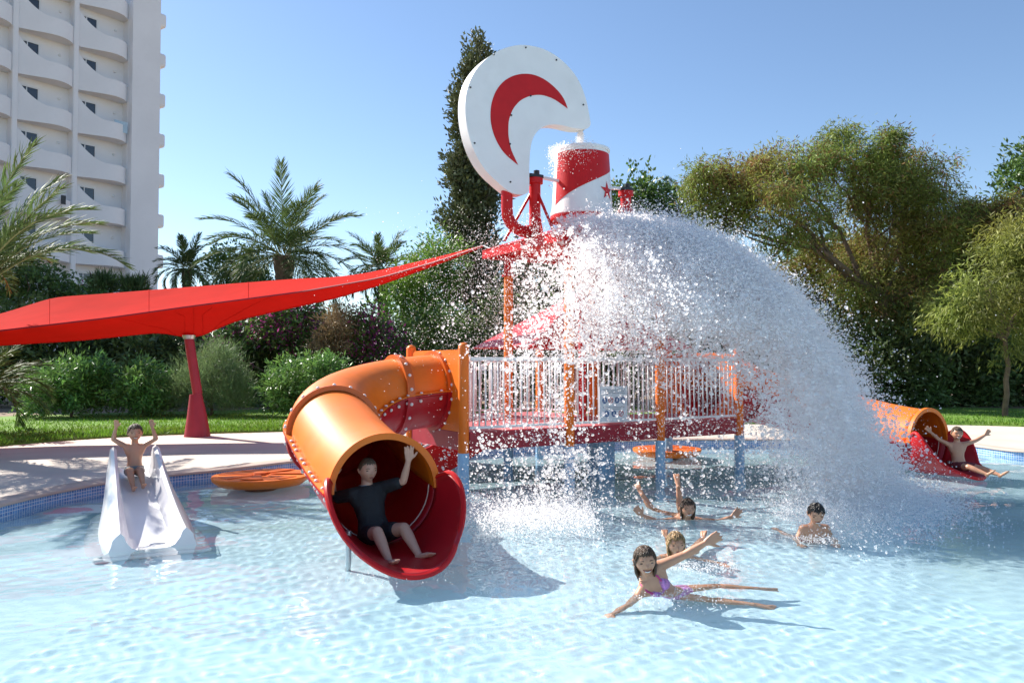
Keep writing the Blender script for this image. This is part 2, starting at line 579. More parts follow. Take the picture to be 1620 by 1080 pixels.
def end_panel(u, mat):
    c = G(u, 0.5, DZ + 0.5)
    hw, z0, z1 = BAY / 2 - 0.075, 0.6 - c.z, 1.88 - c.z
    n = 48
    inn, out = [], []
    for k in range(n):
        a = 2 * PI * (k + 0.5) / n
        ca, sa = math.cos(a), math.sin(a)
        s = min(hw / abs(ca) if abs(ca) > 1e-6 else 9, (z1 if sa > 0 else -z0) / abs(sa) if abs(sa) > 1e-6 else 9)
        inn.append(c + VV * (TR * ca) + ZZ * (TR * sa))
        out.append(c + VV * (s * ca) + ZZ * (s * sa))
    MB().grid([inn, out], closed=True).build('end_panel', mat, tower, solid=0.04, offset=0)


end_panel(0, M['orange']); end_panel(3, M['orange'])

# middle tower roof that spreads the water
rc = G(1.5, 0.5)
h = BAY / 2 + 0.3
apex = rc + ZZ * 3.86
cor = [rc + UU * (h * a) + VV * (h * b) + ZZ * 3.46 for a, b in ((-1, -1), (1, -1), (1, 1), (-1, 1))]
for k in range(4):
    a, b = cor[k], cor[(k + 1) % 4]
    top1, top2 = apex + (a - apex) * 0.14, apex + (b - apex) * 0.14
    MB().add([a, b, top2, top1], [(0, 1, 2, 3)]).build('roof_panel', M['redpaint'], tower, solid=0.03)
MB().add([apex + (c - apex) * 0.14 for c in cor], [(0, 1, 2, 3)]).build('roof_cap', M['redpaint'], tower, solid=0.05, offset=1)
for k in range(4):
    a, b = cor[k], cor[(k + 1) % 4]
    d = (b - a).normalized()
    MB().box((a + b) / 2 - ZZ * 0.05 + d.cross(ZZ) * (-0.01), ((b - a).length, 0.03, 0.11), (d, ZZ.cross(d), ZZ)).build('roof_trim', M['redpaint'], tower)

# lower red canopy over the landing behind
cc = G(2.05, 1.25)
hu, hv = 1.62, 0.95
ap = cc + ZZ * 2.95
cor = [cc + UU * (hu * a) + VV * (hv * b) + ZZ * 1.95 for a, b in ((-1, -1), (1, -1), (1, 1), (-1, 1))]
for k in range(4):
    a, b = cor[k], cor[(k + 1) % 4]
    MB().add([a, b, ap], [(0, 1, 2)]).build('canopy_panel', M['redpaint'], tower, solid=0.025)
# water pipes of the play tower
MB().tube([G(1.5, 0.5, 0.83), G(1.5, 0.5, 3.5)], 0.06, 14).build('riser_pipe', M['redpaint'], tower, smooth=True)
MB().tube([G(1.5, 0.5, 2.75), G(2.0, 0.25, 2.75), G(2.05, 0.2, 2.5)], 0.04, 12).build('spray_pipe', M['redpaint'], tower, smooth=True)
MB().tube([G(1.5, 0.5, 2.9), G(1.1, 0.2, 2.9), G(1.08, 0.1, 2.6)], 0.04, 12).build('spray_pipe', M['redpaint'], tower, smooth=True)
MB().box(G(1.62, 0.38, 0.16), (0.3, 0.3, 0.85), AX).build('centre_column', M['bluepost'], tower, bevel=0.01, receiver=True)

# stairs behind, climbing towards the landing
SA, SB = G(-0.25, 1.5), G(0.98, 1.5)
sd = (SB - SA).normalized(); SL = (SB - SA).length
for k in range(6):
    p = SA + sd * (SL * (k + 0.5) / 6) + ZZ * (0.83 * (k + 0.6) / 6 - 0.05)
    MB().box(p, (SL / 6 + 0.02, 0.8, 0.05), AX).build('stair_tread', M['deckred'], tower, bevel=0.006, receiver=True)
for s in (-1, 1):
    off = VV * (0.43 * s)
    a, b = SA + off, SB + off
    MB().add([a + ZZ * FLOORZ - sd * 0.05, a + ZZ * 0.1 - sd * 0.05, b + ZZ * 0.84, b + ZZ * 0.42, a + sd * 0.45 + ZZ * FLOORZ], [(0, 1, 2, 3, 4)]).build('stair_stringer', M['redpaint'], tower, solid=0.04, offset=0, receiver=True)
    hr = MB().tube([a + ZZ * 0.9, b + ZZ * 1.75], 0.024, 10).build('stair_rail', M['whitemetal'], tower, smooth=True)
    MB().tube([a + ZZ * 0.12, b + ZZ * 0.92], 0.018, 10).build('lower_rail', M['whitemetal'], hr, smooth=True)
    for k in range(12):
        t = (k + 0.5) / 12
        p = a + (b - a) * t
        put('baluster', bme, None, hr, loc=p + ZZ * (0.09 + 0.8 * t))

# sign board on the railing
sg = G(1.44, 0, 1.13) - VV * 0.06
sign = empty('safety_sign', sg, 'pale safety notice board with round pictograms fixed to the white railing', 'sign')
MB().box(sg, (0.5, 0.012, 0.5), AX).build('sign_plate', M['signgrey'], sign, bevel=0.003)


def disc(u, z, r, mat, name, ring=False):
    c = sg - VV * 0.009 + UU * u + ZZ * z
    n = 20
    o = [c + UU * (r * math.cos(2 * PI * k / n)) + ZZ * (r * math.sin(2 * PI * k / n)) for k in range(n)]
    if ring:
        i_ = [c + (p - c) * 0.72 for p in o]
        mb = MB().grid([i_, o], closed=True)
        w = r * 0.12
        d1, d2 = (UU + ZZ).normalized(), (UU - ZZ).normalized()
        q = c - VV * 0.001
        mb.add([q + d1 * r * .8 + d2 * w, q + d1 * r * .8 - d2 * w, q - d1 * r * .8 - d2 * w, q - d1 * r * .8 + d2 * w], [(0, 1, 2, 3)])
        mb.build(name, mat, sign)
    else:
        MB().add(o, [tuple(range(n))]).build(name, mat, sign)
        q = c - VV * 0.002
        MB().add([q + UU * a * r + ZZ * b * r for a, b in ((-.15, .6), (.15, .6), (.2, .1), (.5, -.5), (.2, -.5), (0, -.1), (-.3, -.6), (-.5, -.4), (-.2, .1))], [tuple(range(9))]).build('pictogram_figure', M['signgrey'], sign)


for k, t in enumerate((0, 1, 0, 0)):
    disc(-0.165 + 0.11 * k, 0.05, 0.045, M['ink_red'] if t else M['ink_blue'], 'pictogram', bool(t))
for k, t in enumerate((0, 0, 1)):
    disc(-0.13 + 0.13 * k, -0.14, 0.045, M['ink_red'] if t else M['ink_blue'], 'pictogram', bool(t))
for z, w in ((0.2, 0.4), (0.175, 0.36), (0.15, 0.4), (-0.05, 0.38), (-0.075, 0.3)):
    MB().box(sg - VV * 0.0085 + ZZ * z, (w, 0.003, 0.008), AX).build('text_line', M['ink_grey'], sign)

# ------------------------------------------------------------------ tube slides
bolt = MB().lathe((0, 0, 0), [(0.022, 0), (0.021, 0.012), (0.014, 0.02), (0.004, 0.023)], 10)
bolt_me = bpy.data.meshes.new('bolt'); bolt_me.from_pydata(bolt.v, [], bolt.f); bolt_me.materials.append(M['bolt'])
bolt_me.polygons.foreach_set('use_smooth', np.ones(len(bolt_me.polygons), bool))


def tube_slide(start, sgn, L1, Rb, L3, label, z1=0.56, theta=84):
    """leaves the platform along sgn*UU, bends into -VV, ends in an open lip"""
    t0 = UU * sgn; t1 = -VV
    zs0 = DZ + 0.5
    c = start + t0 * L1 + t1 * Rb
    pts, tan = [], []
    marks = [0]
    for k in range(9):
        pts.append(start + t0 * (L1 * k / 8)); tan.append(t0)
    marks.append(len(pts) - 1)
    for k in range(1, 25):
        a = R(theta) * k / 24
        pts.append(c + t0 * (Rb * math.sin(a)) - t1 * (Rb * math.cos(a))); tan.append((t0 * math.cos(a) + t1 * math.sin(a)).normalized())
    marks.append(len(pts) - 1)
    for k in range(1, 15):
        te = t0 * math.cos(R(theta)) + t1 * math.sin(R(theta))
        pts.append(c + t0 * (Rb * math.sin(R(theta))) - t1 * (Rb * math.cos(R(theta))) + te * (L3 * k / 14)); tan.append(te)
    marks.append(len(pts) - 1)
    s = np.concatenate([[0], np.cumsum([(pts[i + 1] - pts[i]).length for i in range(len(pts) - 1)])]); s /= s[-1]
    P = [p + ZZ * (zs0 + (z1 - zs0) * (0.25 * q + 0.75 * (q * q * (3 - 2 * q)))) for p, q in zip(pts, s)]
    root = empty('tube_slide', (pts[-1].x, pts[-1].y, FLOORZ), label, 'slide')
    N = [t.cross(ZZ).normalized() for t in tan]      # side

    def ring_pt(i, ang, r):
        return P[i] + N[i] * (r * math.cos(ang)) + ZZ * (r * math.sin(ang))
    for a, b in zip(marks[:-1], marks[1:]):
        up = MB().grid([[ring_pt(i, PI * k / 24, TR) for k in range(25)] for i in range(a, b + 1)])
        o = up.build('upper_shell', M['orange'], root, smooth='all', solid=0.018)
        lo = MB().grid([[ring_pt(i, -PI * k / 24, TR - 0.001) for k in range(25)] for i in range(a, b + 1)])
        o2 = lo.build('lower_shell', M['red'], root, smooth='all', solid=0.018, receiver=True)
        for side in (0, PI):
            q = 1 if side == 0 else -1
            MB().grid([[ring_pt(i, side, TR - 0.002) + ZZ * 0.012, P[i] + N[i] * (q * (TR + 0.055)) + ZZ * 0.012] for i in range(a, b + 1)]).build('upper_seam_flange', M['orange'], o, solid=0.014, offset=0)
            MB().grid([[ring_pt(i, side, TR - 0.002) - ZZ * 0.012, P[i] + N[i] * (q * (TR + 0.055)) - ZZ * 0.012] for i in range(a, b + 1)]).build('lower_seam_flange', M['red'], o2, solid=0.014, offset=0)
            L = sum((P[i + 1] - P[i]).length for i in range(a, b))
            n = max(2, int(L / 0.2))
            for k in range(n):
                f = a + (b - a) * (k + 0.5) / n
                i = int(f)
                pp = P[i] + N[i] * (q * (TR + 0.03))
                put('bolt', bolt_me, None, o, loc=pp + ZZ * 0.019)
                put('bolt', bolt_me, None, o2, loc=P[i] + N[i] * (q * (TR + 0.005)) - ZZ * 0.075, rot=(N[i] * q).to_track_quat('Z', 'Y'))
    # ring flanges with bolts
    for j, m in enumerate(marks):
        last = j == len(marks) - 1
        w = 0.05 if not last else 0.022
        T = tan[m]
        for half, mat, nm in ((0, M['orange_dark'] if not last else M['orange'], 'ring_flange'), (1, M['red'], 'lower_ring_flange')):
            if last and half: continue
            prof = [(TR - 0.006, -w), (TR + 0.05, -w), (TR + 0.05, w), (TR - 0.006, w)] if not last else [(TR - 0.03, -0.02), (TR - 0.03, 0.03), (TR + 0.03, 0.035), (TR + 0.03, -0.02)]
            rows = []
            for k in range(33):
                ang = (PI * k / 32) * (-1 if half else 1)
                rows.append([P[m] + T * dx + N[m] * (r * math.cos(ang)) + ZZ * (r * math.sin(ang)) for r, dx in prof])
            fl = MB().grid(rows, closed=True).build(nm, mat, root, smooth=True)
            if not last:
                for k in range(9):
                    ang = PI * (k + 0.5) / 9 * (-1 if half else 1)
                    d = N[m] * math.cos(ang) + ZZ * math.sin(ang)
                    put('bolt', bolt_me, None, fl, loc=P[m] + d * (TR + 0.049), rot=d.to_track_quat('Z', 'Y'))
    # sealant line inside the mouth
    m = marks[-1]
    MB().tube([P[m - 1] + N[m] * ((TR - 0.022) * math.cos(-PI * k / 24)) + ZZ * ((TR - 0.022) * math.sin(-PI * k / 24)) for k in range(25)], 0.006, 6).build('sealant_line', M['seam'], root, smooth=True)
    # the open lip
    T = tan[m]; Nn = N[m]
    LL = 0.98 if sgn < 0 else 0.8
    rows = []
    ns = 16
    for i in range(ns + 1):
        q = i / ns
        sdist = LL * q
        rr = TR + 0.10 * (1 - (1 - min(1, q / 0.6)) ** 2)
        bz = (z1 - TR) * (1 - q) ** 1.2 + 0.03 * q
        am = R(100) * (1 - 0.55 * max(0, (q - 0.25) / 0.75) ** 1.5)
        row = []
        for k in range(29):
            e = -1 + 2 * k / 28
            ang = -PI / 2 + am * e
            # rounded front: the middle reaches further than the sides
            fwd = sdist - 0.28 * q * abs(e) ** 2.2
            row.append(P[m] + T * fwd + Nn * (rr * math.cos(ang)) + ZZ * (bz + rr + rr * math.sin(ang) - P[m].z))
        rows.append(row)
    lip = MB().grid(rows).build('slide_lip', M['red'], root, smooth='all', solid=0.022, receiver=True)
    edge = [r[0] for r in rows] + rows[-1][1:-1] + [r[-1] for r in reversed(rows)]
    MB().tube(edge, 0.026, 8).build('rolled_edge', M['redpaint'], lip, smooth=True, receiver=True)
    # support leg
    q = P[m] + T * 0.12 + Nn * (TR * 0.72) * (1 if sgn < 0 else 1) * (-1 if (Nn.x > 0) == (sgn < 0) else 1)
    MB().tube([Vector((q.x, q.y, FLOORZ)), Vector((q.x, q.y, P[m].z - TR * 0.62))], 0.025, 12).build('support_leg', M['steel'], root, smooth=True, receiver=True)
    q2 = P[marks[1]]
    MB().tube([Vector((q2.x, q2.y, FLOORZ)), Vector((q2.x, q2.y, q2.z - TR + 0.01))], 0.045, 12).build('support_leg', M['bluepost'], root, smooth=True, receiver=True)
    return P, T, Nn, m


S1 = tube_slide(G(0, 0.5) - UU * 0.02, -1, 0.57, 1.2, 2.07, 'orange and red tube slide with a boy in black clothes in its mouth')
S2 = tube_slide(G(3, 0.5) + UU * 0.02, 1, 0.93, 1.2, 1.44, 'orange and red tube slide half hidden by falling water, bare-chested child on its lip', 0.50, 90)

# ------------------------------------------------------------------ tipping bucket
bc = G(1.5, 0.5, 3.93)
bucket = empty('tipping_bucket', bc, 'white and red tipping bucket with a red star above the roof', 'bucket')
bprof = [(0.47, 0.0), (0.487, 0.03), (0.478, 0.09), (0.465, 0.13), (0.41, 1.0), (0.425, 1.005), (0.43, 1.03), (0.425, 1.05), (0.4, 1.05), (0.39, 1.0), (0.44, 0.12)]
MB().lathe(bc, bprof, 56, cap=False).build('bucket_shell', M['white'], bucket, smooth=True)
MB().lathe(bc, [(0.0, 0.05), (0.48, 0.05)], 40, cap=False).build('bucket_floor', M['white'], bucket)
MB().lathe(bc, [(0.484, -0.06), (0.492, -0.03), (0.49, 0.015), (0.470, 0.02)], 56, cap=False).build('bottom_band', M['redpaint'], bucket, smooth=True, solid=0.01)


def on_bucket(a, z, off=0.004):
    """a = angle from the direction to the camera, positive to the right"""
    f = -(Vector((bc.x, bc.y, 0))).normalized(); r_ = Vector((-f.y, f.x, 0))
    rad = 0.465 + (0.41 - 0.465) * (z - 0.13) / 0.87 + off
    return bc + f * (rad * math.cos(a)) + r_ * (rad * math.sin(a)) + ZZ * z


rows = []
for k in range(33):
    q = k / 32
    z = 0.16 + 0.80 * q
    al = -1.04 - 0.02 * q
    ar = -1.02 + 2.6 * min(1.0, q / 0.72) ** 1.1
    rows.append([on_bucket(al + (ar - al) * j / 24, z) for j in range(25)])
MB().grid(rows).build('red_sweep', M['redpaint'], bucket, smooth=True)
st = []
for k in range(10):
    r_ = 0.15 if k % 2 == 0 else 0.058
    a = PI / 2 + k * PI / 5
    st.append(on_bucket(0.98 + r_ * math.cos(a) / 0.44, 0.36 + r_ * math.sin(a), 0.006))
st.append(on_bucket(0.98, 0.36, 0.006))
MB().add(st, [(10, k, (k + 1) % 10) for k in range(10)]).build('red_star', M['redpaint'], bucket)
for s in (-1, 1):
    MB().tube([bc + UU * (0.4 * s) + ZZ * 0.52, bc + UU * (0.86 * s) + ZZ * 0.55], 0.028, 12).build('axle', M['whitemetal'], bucket, smooth=True)

# bucket stands on the roof
for s in (-1, 1):
    p = G(1.5, 0.5) + UU * (0.86 * s)
    zb = 3.46
    st = empty('bucket_stand', (p.x, p.y, zb), 'red bucket support column joined to the curved pipe of the crescent' if s < 0 else 'red bucket support column on the roof side away from the crescent', 'support', 'bucket stands')
    MB().lathe(p, [(0.085, zb), (0.085, 4.36), (0.085, 4.362), (0.12, 4.362), (0.12, 4.44), (0.06, 4.45)], 20).build('column', M['redpaint'], st, smooth=True)
    MB().box(p + ZZ * 4.475, (0.24, 0.12, 0.05), AX).build('bearing_block', M['black'], st, bevel=0.01)
    MB().lathe(p + UU * 0.03 + ZZ * 4.5, [(0.045, 0), (0.045, 0.06), (0.02, 0.07)], 12).build('bearing_cap', M['black'], st, smooth=True)
    for a in (R(40), R(160), R(280)):
        d = UU * math.cos(a) + VV * math.sin(a)
        MB().tube([p + ZZ * 4.2 + d * 0.07, p + d * 0.46 + ZZ * 3.5], 0.022, 8).build('brace', M['redpaint'], st, smooth=True)

# ------------------------------------------------------------------ crescent spout
CRN = -VV


def on_plane(px, py, off=0.0):
    """photo pixel carried onto the upright plane through the bucket centre along UU"""
    o = Vector((0, 0, CAMH)); d = ray(px, py)
    p0 = Vector((bc.x, bc.y, 0)) + CRN * off
    t = (p0 - o).dot(CRN) / d.dot(CRN)
    return o + d * t


def spline(pts, n=8):
    P = [np.array(p, float) for p in pts]
    out = []
    m = len(P)
    for i in range(m):
        p0, p1, p2, p3 = P[i - 1], P[i], P[(i + 1) % m], P[(i + 2) % m]
        for k in range(n):
            t = k / n
            out.append(0.5 * ((2 * p1) + (p2 - p0) * t + (2 * p0 - 5 * p1 + 4 * p2 - p3) * t**2 + (3 * p1 - p0 - 3 * p2 + p3) * t**3))
    return out


def zpx(zx, zy):
    return (680 + zx / 3.0, 40 + zy / 3.0)


outline = [(455, 95), (535, 112), (605, 150), (665, 205), (710, 270), (742, 355), (759, 440), (762, 472), (748, 490), (715, 492), (680, 488), (630, 476), (585, 471), (545, 480), (510, 505), (487, 545), (476, 600), (472, 680), (472, 770), (462, 797),
           (430, 804), (385, 794), (330, 752), (262, 685), (212, 600), (180, 500), (168, 400), (176, 310), (205, 235), (255, 172), (320, 125), (390, 100)]
outl = spline(outline, 5)
cp0 = on_plane(802, 330)
cres = empty('crescent_spout', (cp0.x, cp0.y, 3.5), 'large white crescent shaped board with a red crescent, pouring water into the bucket', 'fountain')
front = [on_plane(*zpx(*p), 0.11) for p in outl]
back = [p - CRN * 0.22 for p in front]
n = len(front)
mb = MB()
mb.add(front, [tuple(range(n))]); mb.add(back, [tuple(reversed(range(n)))])
mb.grid([front, back], closed=True)
o = mb.build('board', M['white'], cres, smooth=True)
bm = bmesh.new(); bm.from_mesh(o.data); bmesh.ops.remove_doubles(bm, verts=bm.verts, dist=0.0005); bmesh.ops.recalc_face_normals(bm, faces=bm.faces); bm.to_mesh(o.data); bm.free()
o.data.set_sharp_from_angle(angle=R(38))
redc = [(655, 397), (640, 350), (600, 300), (545, 255), (490, 232), (440, 229), (390, 240), (345, 268), (310, 315), (290, 375), (286, 440), (296, 500), (320, 560), (355, 612), (420, 665), (385, 590), (372, 520), (374, 450), (395, 395), (430, 355), (480, 333), (535, 330), (590, 350)]
oc = spline(redc[:15], 1)
inner = redc[14:] + [redc[0]]
outer_c = [np.array(p, float) for p in redc[:15]]
inner_c = [np.array(p, float) for p in inner][::-1]


def resample(P, n):
    P = np.array(P); s = np.concatenate([[0], np.cumsum(np.hypot(*np.diff(P, axis=0).T))])
    t = np.linspace(0, s[-1], n)
    # catmull via cubic of cumulative length
    return np.stack([np.interp(t, s, P[:, 0]), np.interp(t, s, P[:, 1])], -1)


def smooth2(P, it=3):
    P = P.copy()
    for _ in range(it):
        P[1:-1] = 0.25 * P[:-2] + 0.5 * P[1:-1] + 0.25 * P[2:]
    return P


ro = smooth2(resample(outer_c, 50)); ri = smooth2(resample(inner_c, 50))
MB().grid([[on_plane(*zpx(*p), 0.114) for p in ro], [on_plane(*zpx(*p), 0.114) for p in ri]]).build('red_crescent', M['redpaint'], cres)
for zx, zy in ((455, 107), (303, 140), (600, 166), (192, 296), (212, 560), (382, 744), (478, 336), (386, 428), (380, 564), (728, 378)):
    MB().lathe(on_plane(*zpx(zx, zy), 0.115), [(0.013, 0), (0.013, 0.012), (0.004, 0.014)], 10, ax=(UU, ZZ, CRN)).build('bolt', M['black'], cres)
MB().lathe(on_plane(918, 203, 0.0), [(0.06, -0.03), (0.06, 0.02)], 16).build('nozzle', M['black'], cres)
# bent feed pipe
pp = [on_plane(*q) for q in ((802, 292), (802, 330), (803, 342), (808, 353), (816, 361), (826, 366), (838, 367), (850, 366))]
MB().tube(pp, 0.085, 18).build('feed_pipe', M['redpaint'], cres, smooth=True)
MB().lathe(on_plane(835, 367), [(0.1, -0.03), (0.1, 0.03)], 18, ax=(VV, ZZ, UU)).build('pipe_collar', M['redpaint'], cres, smooth=True)

# ------------------------------------------------------------------ spinning discs in the water


def spin_disc(c, r, label, ztop):
    root = empty('spinning_disc', (c.x, c.y, FLOORZ), label, 'water toy', 'orange spinning discs in the pool')
    MB().lathe(Vector((c.x, c.y, 0)), [(r * 0.55, ztop - 0.14), (r * 0.86, ztop - 0.12), (r * 0.98, ztop - 0.06), (r, ztop - 0.02), (r * 0.99, ztop), (r * 0.93, ztop + 0.003)], 56).build('disc', M['orange'], root, smooth=True, receiver=True)
    for k in range(7):
        a = 2 * PI * k / 7 + 0.3
        d = Vector((math.cos(a), math.sin(a), 0))
        s = Vector((-d.y, d.x, 0))
        b0 = Vector((c.x, c.y, ztop + 0.012))
        MB().add([b0 + d * r * 0.18 + s * 0.02, b0 + d * r * 0.18 - s * 0.02, b0 + d * r * 0.84 - s * 0.15, b0 + d * r * 0.84 + s * 0.15], [(0, 1, 2, 3)]).build('tread_panel', M['orange_dark'], root, solid=0.01)
    MB().lathe(Vector((c.x, c.y, 0)), [(r * 0.16, ztop), (r * 0.15, ztop + 0.04), (0.03, ztop + 0.05)], 20).build('hub_cap', M['orange_dark'], root, smooth=True)
    MB().lathe(Vector((c.x, c.y, 0)), [(0.22, FLOORZ), (0.22, ztop - 0.13)], 20).build('pedestal', M['black'], root, smooth=True, receiver=True)


spin_disc(on(413, 768, 0.0), 0.66, 'orange spinning disc with red panels between the white slide and the tube slide', 0.15)
spin_disc(on(1055, 722, 0.0), 0.62, 'orange spinning disc behind the platform legs', 0.15)

# ------------------------------------------------------------------ small white slide
wf = on(243, 866, 0.0); wb = at(210, 745, 9.35)
wd = Vector((wf.x - wb.x, wf.y - wb.y, 0)); WL = wd.length; wd.normalize()
ws = wd.cross(ZZ).normalized()
wslide = empty('toddler_slide', (wf.x, wf.y, FLOORZ), 'small white fibreglass slide with tall curved sides, toddler at its top', 'slide')


def wpos(s, side, z):
    return Vector((wb.x, wb.y, 0)) + wd * (WL * s) + ws * side + ZZ * z


def bedz(s):
    return 0.47 * (1 - s) ** 1.55 - 0.015 * s


rows = []
for k in range(25):
    s = k / 24
    b = bedz(s)
    rise = min(1.0, (s / 0.1)) ** 0.5 if s < 0.1 else 1.0
    ridge = b + (0.02 + 0.37 * rise * (1 - 0.58 * s ** 1.3))
    bw = 0.16 + 0.04 * s                # bed half width
    rw = 0.215 + 0.065 * s ** 1.2       # ridge half width
    ow = 0.30 + 0.13 * math.sin(PI * 0.62 * s) - 0.04 * max(0, s - 0.8) / 0.2       # outer foot
    half = [(0.0, b), (bw * 0.6, b + 0.003), (bw * 0.92, b + 0.03), (bw + (rw - bw) * 0.35, b + (ridge - b) * 0.5), (rw - 0.03, ridge - 0.03), (rw, ridge), (rw + 0.035, ridge - 0.03),
            (rw + (ow - rw) * 0.62, ridge * 0.62), (ow - 0.025, ridge * 0.25), (ow, -0.02), (ow + 0.05, -0.12), (ow + 0.12, FLOORZ)]
    row = [wpos(s, -x, z) for x, z in reversed(half)] + [wpos(s, x, z) for x, z in half[1:]]
    rows.append(row)
mb = MB().grid(rows)
nr = len(rows[0])
mb.add([p for p in rows[-1]], [tuple(range(nr))])
mb.build('slide_body', M['slidewhite'], wslide, smooth=True, receiver=True)
MB().box(wpos(1.0, 0, FLOORZ + 0.07), (0.16, 1.0, 0.12), (wd, ws, ZZ)).build('front_apron', M['slidewhite'], wslide, bevel=0.03, receiver=True)
MB().box(wpos(-0.03, 0, 0.1), (0.1, 0.44, 0.66), (wd, ws, ZZ)).build('back_support', M['slidewhite'], wslide, bevel=0.03, receiver=True)

# ------------------------------------------------------------------ red shade sail on its mast
mbase = on(312, 690, DECKZ)
sail = empty('shade_sail', (mbase.x, mbase.y, DECKZ), 'big red fabric shade sail on a red mast with a flared foot', 'shade sail')
hem = [(-250, 566, 14.8), (-100, 556, 15.4), (0, 546, 15.9), (130, 538, 16.5), (225, 528, 16.9), (255, 525, 17.0), (275, 529, 17.1), (290, 534, 17.15), (310, 534, 17.15), (325, 530, 17.1), (345, 518, 16.95), (380, 505, 16.6), (450, 489, 16), (525, 473, 15.4), (600, 451, 14.8), (650, 433, 14.3), (700, 415, 13.7), (764, 389.5, 12.95)]
fold = [(-250, 548, 13.4), (0, 523, 14.7), (170, 503, 15.4), (298, 485, 15.7), (480, 461, 15.2), (600, 440, 14.3), (700, 411, 13.4), (764, 388.8, 12.88)]
topl = [(-250, 530, 15.6), (-100, 512, 16.4), (0, 497, 17.0), (40, 484, 17.2), (85, 470, 17.5), (170, 464, 17.8), (272, 456, 18.0), (400, 446, 17.4), (480, 440, 16.7), (525, 439, 16.2), (580, 432, 15.5), (647, 417, 14.6), (710, 402, 13.6), (764, 388, 12.9)]


def rowpts(L, n=72):
    L = np.array(L, float)
    t = np.linspace(-250, 764, n)
    py = np.interp(t, L[:, 0], L[:, 1]); Yd = np.interp(t, L[:, 0], L[:, 2])
    for _ in range(2):
        py[1:-1] = 0.2 * py[:-2] + 0.6 * py[1:-1] + 0.2 * py[2:]
    return [at(a, b, c) for a, b, c in zip(t, py, Yd)]


rh, rf, rt = rowpts(hem), rowpts(fold), rowpts(topl)


def between(a, b, n, sag):
    out = []
    for k in range(n + 1):
        q = k / n
        out.append([p + (r_ - p) * q - ZZ * (sag * 4 * q * (1 - q) * min(1, (r_ - p).length)) for p, r_ in zip(a, b)])
    return out


sheet_top = between(rf, rt, 10, 0.05)
sheet_low = between(rh, rf, 6, -0.02)
MB().grid(sheet_top).build('top_panel', M['sail'], sail, smooth='all')
MB().grid(sheet_low).build('lower_panel', M['sail'], sail, smooth='all')
MB().tube(rf, 0.016, 6).build('edge_webbing', M['maroon'], sail, smooth=True)
for q in (23, 34, 45):
    MB().tube([r_[q] + ZZ * 0.004 - Vector((0, 0.012, 0)) for r_ in sheet_top], 0.006, 5).build('seam', M['sail'], sail, smooth=True)
for q in (30, 37, 39, 41, 48):
    e = q + (39 - q) * 0.45
    MB().tube([sheet_low[k][int(round(39 + (q - 39) * (0.25 + 0.75 * k / 6)))] - Vector((0, 0.01, 0)) for k in range(7)], 0.005, 5).build('seam', M['sail'], sail, smooth=True)
MB().tube(rh, 0.014, 6).build('hem_rope', M['sail'], sail, smooth=True)
tp = (rf[-1] + rt[-1]) / 2
MB().tube([tp, G(1, 1, 3.38)], 0.012, 8).build('cable', M['steel'], sail, smooth=True)
mtop = at(299, 536, mbase.y)
MB().tube([mbase + ZZ * 0.9, mtop], 0.1, 18).build('mast', M['maroon'], sail, smooth=True)
MB().tube([mtop, mtop + ZZ * 0.08], [0.12, 0.14], 18).build('mast_cap', M['steel'], sail, smooth=True)
MB().tube([mbase, mbase + ZZ * 0.06, mbase + ZZ * 0.45 - Vector((0.01, 0, 0)), mbase + ZZ * 0.9 - Vector((0.04, 0, 0))], [0.27, 0.26, 0.2, 0.125], 24).build('mast_foot', M['maroon'], sail, smooth=True)

# ------------------------------------------------------------------ hotel block
HA = Vector((0.588, 0.809, 0)).normalized()
HN = Vector((HA.y, -HA.x, 0))
H0 = Vector((-31.25, 52.5, 0))
HAX = (HA, HN, ZZ)
FLH = 3.0
hz0 = 1.7 + (575 - 300) / 24 - 1.35 - 3 * FLH       # a floor level
hotel = empty('hotel_block', H0 + Vector((0, 0, 0)), 'tall white hotel with rows of sweeping curved balconies', 'building')


def HP(a, n, z):
    return H0 + HA * a + HN * n + ZZ * z


NF = 11
ztop = 28.6
BW = 3.8
MB().box(HP(-4, -4.95, ztop / 2 - 0.3), (20.0, 9.0, ztop), HAX).build('core_wall', M['plaster'], hotel)
MB().box(HP(6.75, -2.2, ztop / 2 + 0.15), (2.1, 6.0, ztop), HAX).build('end_wall', M['plaster'], hotel)
MB().box(HP(-4, -5.4, ztop + 0.2), (20.2, 9.2, 0.5), HAX).build('roof_parapet', M['plaster'], hotel)
MB().box(HP(7.65, 0.5, ztop + 0.55), (0.08, 0.08, 0.5), HAX).build('roof_lamp_post', M['black'], hotel)
MB().box(HP(7.68, 0.65, ztop + 0.85), (0.5, 0.3, 0.35), HAX).build('roof_lamp', M['black'], hotel, bevel=0.04)
# meshes shared between bays, in local facade axes (x along facade, y outwards, z up)
par = MB()
rows = []
for k in range(25):
    q = k / 24
    a = -1.75 + 3.5 * q
    nn = 0.1 + 0.72 * (math.sin(PI * q ** 1.6)) ** 0.8
    hh = 0.88 + 1.45 * max(0.0, 1 - q / 0.5) ** 1.7
    hb = -0.28
    rows.append([(a, -nn, hb), (a, -nn, hh * 0.5), (a, -nn, hh), (a, -nn + 0.16, hh), (a, -nn + 0.16, 0.05)])
par.grid(rows)
par.add([(r[0][0], r[0][1], -0.28) for r in rows] + [(1.75, 0.45, -0.28), (-1.75, 0.45, -0.28)], [tuple(range(27))])
par_me = bpy.data.meshes.new('balcony'); par_me.from_pydata(par.v, [], par.f); par_me.materials.append(M['plaster'])
par_me.polygons.foreach_set('use_smooth', np.ones(len(par_me.polygons), bool)); par_me.set_sharp_from_angle(angle=R(40))
win = MB()
